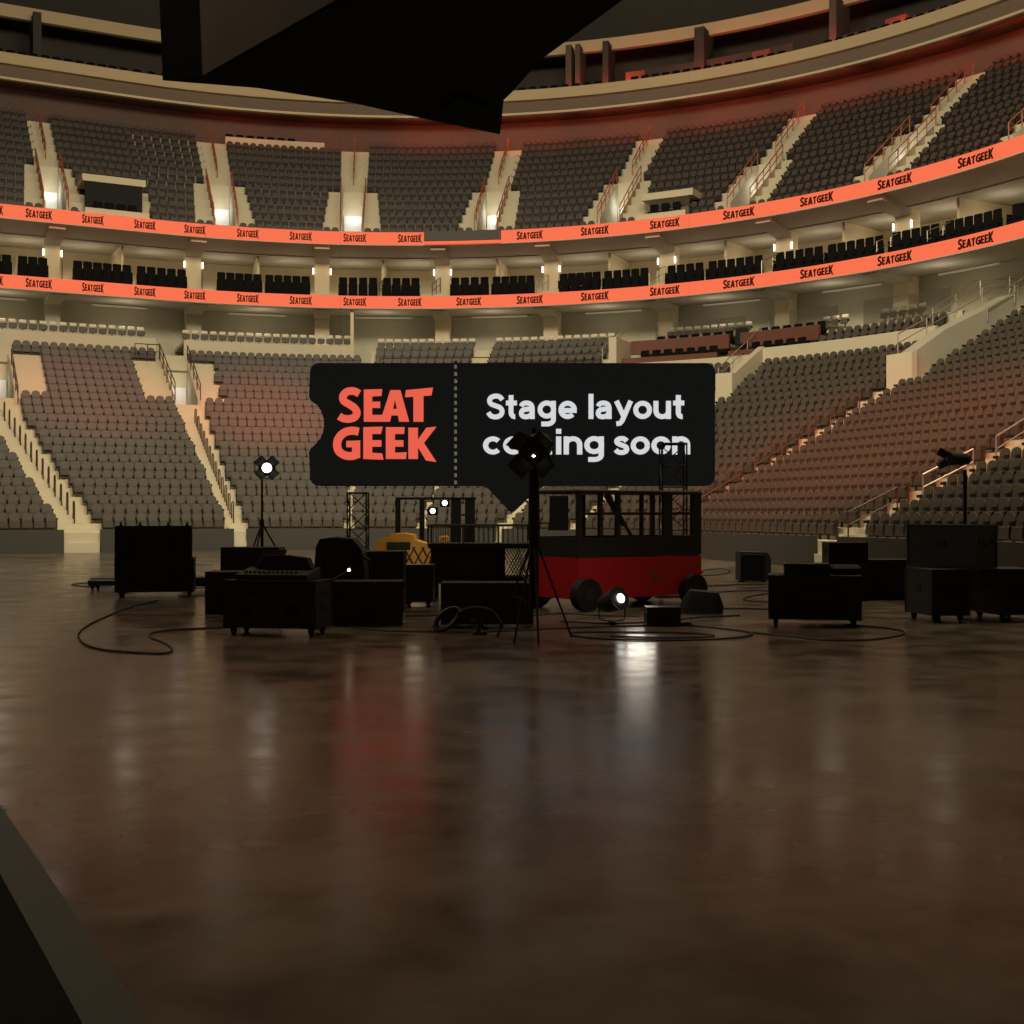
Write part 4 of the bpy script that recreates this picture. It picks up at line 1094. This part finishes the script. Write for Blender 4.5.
# crank stand L2
Y = 16.7
root = tag(empty('lamp_stand', (X(534, Y), Y, 0)), 'thick-masted black crank lamp stand in front of the sign, left of the red cart', 'stand')
MB().rod((0, 0, .45), (0, 0, Zp(540, Y)+.1), .07, 10).build('mast', M['black2'], root)
MB().rod((0, 0, Zp(540, Y)), (0, 0, Zp(470, Y)), .085, 10, .075).build('mast', M['black2'], root)
MB().rod((0, 0, Zp(470, Y)), (0, 0, Zp(428, Y)), .03, 8).build('spigot', M['black2'], root)
for bx, by in ((X(571, 17.3)-X(534, Y), .35), (X(514, 16.3)-X(534, Y), -.35), (.05, -.55), (-.5, .5)):
    MB().rod((0, 0, Zp(535, Y)), (bx, by, .015), .016, 6).build('leg', M['black2'], root)
    MB().rod((0, 0, .5), (bx*.6, by*.6, Zp(535, Y)*.42), .009, 5).build('brace', M['black2'], root)
MB().tube([(.08, 0, 1.6), (.2, -.02, 1.6), (.2, -.02, 1.5)], .012, 6).build('crank', M['edge'], root)
THEATRE = (X(537, Y), Y-.05, Zp(448, Y))
# red cart
C = Vector((1.17, 21.75, 0)); ax = Vector((.80, .60, 0)).normalized(); ay = Vector((-.6, .8, 0)).normalized()
ang = math.atan2(ax.y, ax.x); Lc, Wc = 3.05, 1.35
root = empty('utility_cart', C, ang); tag(root, 'red utility cart with black open cab, right of centre', 'cart')
def shell(z0, z1, t=.06, inset=0.0):
    m = MB()
    for (x0, y0, x1, y1) in ((0, 0, Lc, t), (0, Wc-t, Lc, Wc), (0, t, t, Wc-t), (Lc-t, t, Lc, Wc-t)):
        m.box(((x0+x1)/2, (y0+y1)/2, (z0+z1)/2), (x1-x0, y1-y0, z1-z0))
    return m
# red skirt with wheel arches on the long side
m_ = MB(); z0, z1 = .20, .94
def arch(xc, r, n=10): return [(xc-r*math.cos(PI*k/n), 0, .22+r*math.sin(PI*k/n)) for k in range(n+1)]
pts = [(0, 0, z0)]+[(.02, 0, z0)]+arch(.30, .0+.36)[0:0]+[(Lc-.62, 0, z0)]+[(x, 0, z) for x, _, z in arch(Lc-.30, .32)]+[(Lc, 0, z0), (Lc, 0, z1-.02), (0, 0, z1)]
seen = []
for p in pts:
    if not seen or (Vector(p)-Vector(seen[-1])).length > 1e-4: seen.append((min(max(p[0], 0), Lc), p[1], p[2]))
m_.prism(seen, (0, .05, 0)); 
for (x0, y0, x1, y1) in ((0, Wc-.05, Lc, Wc), (0, .05, .05, Wc-.05), (Lc-.05, .05, Lc, Wc-.05)): m_.box(((x0+x1)/2, (y0+y1)/2, (z0+z1)/2), (x1-x0, y1-y0, z1-z0))
m_.build('skirt', M['red'], root)
shell(.945, 1.30, .07).build('waist_panel', M['black'], root)
MB().box((Lc/2, Wc/2, .25), (Lc-.12, Wc-.12, .06)).build('chassis', M['black2'], root)
zr = 2.08
MB().box((Lc/2, Wc/2, zr+.035), (Lc+.04, Wc+.04, .07), bev=.02).build('roof', M['black'], root)
for x_, y_, w_ in ((.05, .05, .10), (.95, .05, .07), (1.55, .05, .05), (2.2, .05, .22), (Lc-.10, .05, .24), (.05, Wc-.05, .08), (Lc-.06, Wc-.06, .09), (1.2, Wc-.05, .07), (2.1, Wc-.05, .06), (.55, .05, .08)):
    MB().box((x_, y_, (1.3+zr)/2), (w_, .07, zr-1.3)).build('pillar', M['black'], root)
MB().box((Lc/2, .05, 1.72), (Lc, .04, .05)).build('cross_rail', M['black'], root)
MB().rod((.75, .06, 2.06), (1.3, .06, 1.32), .035, 6).build('diagonal_brace', M['black'], root)
MB().rod((1.75, Wc-.1, 2.06), (2.2, Wc-.1, 1.5), .06, 6).build('diagonal_brace', M['black'], root)
MB().box((.0, .55, 1.73), (.03, .5, .62)).build('hanging_panel', M['black2'], root)
for x_, y_ in ((.12, -.06), (Lc-.28, -.06), (.12, Wc+.0), (Lc-.28, Wc+.0)):
    w_ = MB(); w_.rod((x_, y_-.1, .29), (x_, y_+.1, .29), .29, 24); w_.build('wheel', M['black2'], root)
    MB().rod((x_, y_-.11, .29), (x_, y_+.11, .29), .12, 16).build('hub_cap', M['black'], root)
MB().box((1.85, -.006, .55), (.14, .012, .16), bev=.004).build('fuse_cover', mat('dull_pink_cover', (.20, .06, .05), .6), root)
MB().tube([(Lc, .3, .6), (Lc+.15, .28, .62), (Lc+.3, .26, .58)], .03, 6).build('tow_hook', M['red'], root)
# lamp lying on floor in front of cart
root = tag(empty('floor_lamp', (X(612, 19.3), 19.3, 0)), 'black floor spotlight shining, in front of the red cart', 'lamp')
Rm = Matrix.Rotation(math.radians(28), 4, 'Z') @ Matrix.Rotation(math.radians(80), 4, 'X') @ Matrix.Identity(4)
d_ = Vector((.55, -.75, .30)).normalized(); qm = d_.to_track_quat('Z', 'Y').to_matrix().to_4x4()
MB().lathe((0, 0, .36), [(.03, -.26), (.12, -.22), (.165, -.08), (.17, .14), (.185, .15), (.185, .19)], 18, qm).build('housing', M['black'], root)
mb = MB(); mb.lathe(Vector((0.02, -.02, .36))+d_*.18, [(.075, 0), (.072, .012), (.001, .03)], 16, qm); mb.build('lens', M['lamp'], root)
MB().tube(smooth([(-.21, 0, .36), (-.2, 0, .15), (-.15, 0, .06), (.15, 0, .06), (.2, 0, .15), (.21, 0, .36)]), .012, 6).build('yoke', M['black'], root)
MB().box((0, 0, .03), (.10, .35, .05)).build('foot', M['black'], root)
for k in range(4):
    t = k*PI/2+.4; side = qm @ Vector((math.cos(t), math.sin(t), 0)); s2 = qm @ Vector((math.cos(t+.8), math.sin(t+.8), 0)); c0 = Vector((0, 0, .36))+d_*.19
    if k == 2: MB().prism([c0+side*.185, c0+s2*.185, c0+s2*.3+d_*.12, c0+side*.3+d_*.12], d_*.008).build('barn_door', M['black2'], root)
point('lamp_spill', (X(640, 19.6), 20.0, .55), 14, (1, .9, .75), .30)  # extra point light added for the floor lamp's glow on the cart
# small box and lump
Y = 18.9
root = road_case('ballast_box', (X(664, Y), Y+.2, 0), .50, .36, .29, 0, 'small black ballast box on the floor right of the floor spotlight', lid=True, casters=False)
MB().box((.32, -.12, .03), (.22, .1, .05)).build('foot', M['black2'], root)
Y = 22.0
root = tag(empty('stage_monitor', (X(701, 21.4), 21.5, 0), math.radians(-8)), 'black wedge floor monitor beside the rear wheel of the red cart', 'speaker')
MB().prism([(-.34, -.28, .0), (.38, -.28, .0), (.40, -.28, .12), (.32, -.28, .36), (-.18, -.28, .40), (-.34, -.28, .16)], (0, .5, 0)).build('cabinet', M['black'], root)
MB().prism([(-.28, -.30, .05), (.34, -.30, .05), (.3, -.30, .3), (-.15, -.30, .33)], (0, .02, 0)).build('grille', M['black2'], root)
# speaker S
Y = 30.8
root = tag(empty('loudspeaker', (X(755, Y), Y+.3, 0), .05), 'dark loudspeaker standing alone on the floor before the front wall', 'speaker')
MB().prism([(-.38, -.3, .03), (.30, -.3, .03), (.39, -.3, .14), (.39, -.3, .60), (.30, -.3, .74), (-.38, -.3, .76)], (0, .55, 0)).build('cabinet', M['teal'], root)
MB().box((-.06, -.315, .40), (.58, .02, .6), bev=.008).build('grille', M['black2'], root)
for xx in (-.3, .25): MB().box((xx, -.1, .015), (.08, .3, .03)).build('foot', M['black2'], root)
# case G
Y = 18.8
road_case('flight_case', (X(819.5, Y), Y+.35, 0), 1.36, .7, .78, -.2, 'wide wheeled black flight case alone in the right foreground', lid=True, handles=2)
root = road_case('flat_case', (X(812, Y), Y+.35, .785), .66, .5, .17, -.2, 'flat black case with folded cloth on top of the wide right foreground case', lid=False, casters=False)
mb = MB(); mb.box((.28, .0, .10), (.5, .34, .14), bev=.05); root = rootmesh(mb, 'folded_cloth', M['black2'], 'dark folded cloth lying on the wide right foreground case', 'cloth'); root.location = (X(832, Y)-.0, Y+.35, .76)
Y = 24.2
road_case('flight_case', (X(838, Y), Y+.4, 0), 1.15, .7, .72, 0, 'long black case behind the wide right foreground case', casters=False)
road_case('flight_case', (X(888, Y+.3), Y+.7, 0), 1.05, .7, .80, 0, 'long black case left of the big right stack, farther back', casters=False)
root = road_case('amplifier_rack', (X(851, Y), Y+.45, .725), .76, .5, .42, 0, 'black amplifier rack standing on the long case behind', lid=False, casters=False)
for k in range(3): MB().box((0, -.256, .08+.13*k), (.62, .01, .10)).build('rack_panel', M['black2'], root)
# right stack
def stack_case(corner, left, right, h, z, label, holes=True, casters=True, name='flight_case'):
    c = Vector(corner); a = Vector(left)-c; b = Vector(right)-c
    b = b; ang_ = math.atan2(b.y, b.x); wl = b.length; dl = a.length
    cen = c+Vector((math.cos(ang_), math.sin(ang_)))*wl/2+Vector((-math.sin(ang_), math.cos(ang_)))*dl/2
    root = road_case(name, (cen.x, cen.y, z), wl, dl, h, ang_, label, lid=False, casters=casters)
    if holes:
        for xx in (-wl*.27, wl*.27):
            m = MB(); m.box((xx, -dl/2-.006, h*.62), (.09, .012, .09)); m.build('port_plate', M['black2'], root)
    return root
c1 = gp(932, 623); stack_case((c1.x, c1.y), (c1.x-.13, c1.y+.9), (c1.x+.62, c1.y+.09), .84, 0, 'near-left wheeled black case under the big right stack')
c2 = gp(1000, 622); stack_case((c2.x, c2.y), (c2.x-.13, c2.y+.9), (c2.x+.70, c2.y+.10), .84, 0, 'wheeled black case cut by the right edge of the photo')
Y = 19.7; cc = Vector((X(975, Y), Y)); stack_case((cc.x, cc.y), (cc.x-.80, cc.y+.89), (cc.x+.53, cc.y+.47), .70, .845, 'wide black case on top of the big right stack', casters=False)
b0 = bpy.context.scene.objects
# light stand on the right
def tripod(name, c, h, label, spread=.55, z0=0.0, apex=.75, r=.018):
    root = tag(empty(name, c), label, 'stand')
    MB().rod((0, 0, z0+.15), (0, 0, apex+.1), r*1.5, 8).build('lower_mast', M['black2'], root)
    MB().rod((0, 0, apex), (0, 0, h), r, 8).build('upper_mast', M['black2'], root)
    MB().rod((0, 0, apex-.04), (0, 0, apex+.06), r*2.2, 10).build('collar', M['black2'], root)
    for k in range(3):
        t = 2*PI*k/3+.35
        MB().rod((0, 0, apex), (spread*math.cos(t), spread*math.sin(t), z0+.01), r*.8, 6).build('leg', M['black2'], root)
        MB().rod((0, 0, z0+.3), (spread*.55*math.cos(t), spread*.55*math.sin(t), z0+(apex-z0)*.45), r*.5, 5).build('brace', M['black2'], root)
    return root
def parlamp(c, aim, r, ln, label, lens, doors=4, name='stage_lamp'):
    root = tag(empty(name, c), label, 'lamp'); d = Vector(aim).normalized(); q = d.to_track_quat('Z', 'Y').to_matrix().to_4x4()
    MB().lathe((0, 0, 0), [(r*.4, -ln*.6), (r*.85, -ln*.5), (r, -ln*.2), (r, ln*.35), (r*1.1, ln*.38), (r*1.1, ln*.5)], 18, q).build('housing', M['black'], root)
    mb = MB(); mb.lathe(d*(ln*.49), [(r*.68, 0), (r*.64, .012), (.001, .03)], 16, q); mb.build('lens', lens, root)
    x = q @ Vector((1, 0, 0)); 
    MB().tube([x*r*1.1, x*r*1.2-Vector((0, 0, r*.9)), Vector((0, 0, -r*1.5)), -x*r*1.2-Vector((0, 0, r*.9)), -x*r*1.1], .012, 5).build('yoke', M['black'], root)
    c0 = d*ln*.5
    for k in range(doors):
        t = k*PI/2+PI/4; a1 = q @ Vector((math.cos(t-.7), math.sin(t-.7), 0)); a2 = q @ Vector((math.cos(t+.7), math.sin(t+.7), 0)); o_ = q @ Vector((math.cos(t), math.sin(t), 0))
        MB().prism([c0+a1*r*1.1, c0+a2*r*1.1, c0+a2*r*1.1+o_*r*.9+d*r*.9, c0+a1*r*1.1+o_*r*.9+d*r*.9], d*.008).build('barn_door', M['black2'], root)
    return root
Y = 23.2; h = Zp(476, Y)
tripod('lamp_stand', (X(965, Y), Y, 0), Zp(470, Y), 'thin black lamp stand rising behind the big right stack', apex=1.1, r=.035)
offlens = mat('dark_lens', (.02, .02, .02), .2, .05, 3)
parlamp((X(958, Y), Y, Zp(459, Y)), (-1, -.35, .02), .12, .44, 'unlit black lamp with barn doors on the stand at right', offlens)
parlamp(THEATRE, (-.25, -1, -.30), .19, .46, 'black theatre lamp with open barn doors on the thick-masted stand', offlens, name='theatre_lamp')
th = bpy.data.objects['theatre_lamp']
MB().lathe((-.05, -.22, -.12), [(.002, -.014), (.018, -.008), (.02, .006), (.002, .012)], 10).build('lamp_glint', M['lampsm'], th)  # glowing bead stands in for a glint on the unlit lamp
# left tripod with bright lamp
Y = 25.4
tripod('lamp_stand', (X(262, Y), Y, 0), Zp(478, Y), 'slim tripod lamp stand left of the sign', spread=.85, apex=Zp(523, Y), r=.022)
parlamp((X(267, Y), Y, Zp(468, Y)), (.18, -1, -.02), .15, .36, 'glaring white stage lamp on the slim tripod left of the sign', M['lamp'])
# cables
def cable(pts, label, r=.013):
    g = [gp(x, y) for x, y in pts]; sm = smooth([tuple(v) for v in g], 6); o0 = Vector(sm[0])
    mb = MB().tube([Vector(p)-o0+Vector((0, 0, r)) for p in sm], r, 5); o = mb.build('cable', M['cable']); o.location = o0; tag(o, label, 'cable', 'floor cables')
cable([(158, 601), (130, 608), (100, 620), (80, 632), (82, 643), (100, 650), (130, 653), (160, 654.5), (172, 651), (165, 644), (150, 638), (155, 633), (185, 630), (232, 628)], 'black cable making a wide loop on the floor at left')
cable([(112, 584), (90, 583.2), (72, 584.6), (80, 586.3), (95, 587), (112, 587)], 'thin cable loop left of the low dolly', .010)
cable([(185, 588.6), (215, 588.2), (240, 588)], 'short cable between the far left stack and the upright box', .012)
cable([(405, 616.5), (440, 616.2), (480, 617), (530, 616), (560, 614), (600, 616), (640, 617)], 'black cable running straight under the red cart')
cable([(340, 626), (380, 631), (430, 632.5), (500, 632), (560, 629), (620, 627), (680, 626), (730, 630), (752, 634), (740, 638), (700, 640.5), (650, 641), (600, 639.5), (572, 636), (580, 633), (640, 633), (690, 634), (714, 636), (700, 638), (660, 638.5), (610, 637)], 'black cable coiling in long ovals before the red cart')
cable([(752, 633), (790, 637), (830, 641), (870, 640.5), (900, 636), (903, 632), (880, 628), (845, 625.5)], 'black cable curving past the wide right foreground case')
cable([(640, 611), (690, 609.5), (740, 609), (775, 610)], 'black cable from the monitor towards the right case')
cable([(700, 594), (730, 592), (760, 591), (780, 592), (750, 597), (745, 601), (775, 603)], 'black cable zigzagging between the loudspeaker and right case', .015)
cable([(700, 571), (722, 569), (731, 572), (720, 575), (700, 576)], 'thin cable loop behind the red cart', .012)
cable([(700, 587), (740, 585), (790, 584), (812, 584)], 'cable lying left of the far right cases', .015)
cable([(560, 622), (610, 624), (660, 622), (700, 618), (740, 616)], 'black cable passing beneath the floor spotlight')
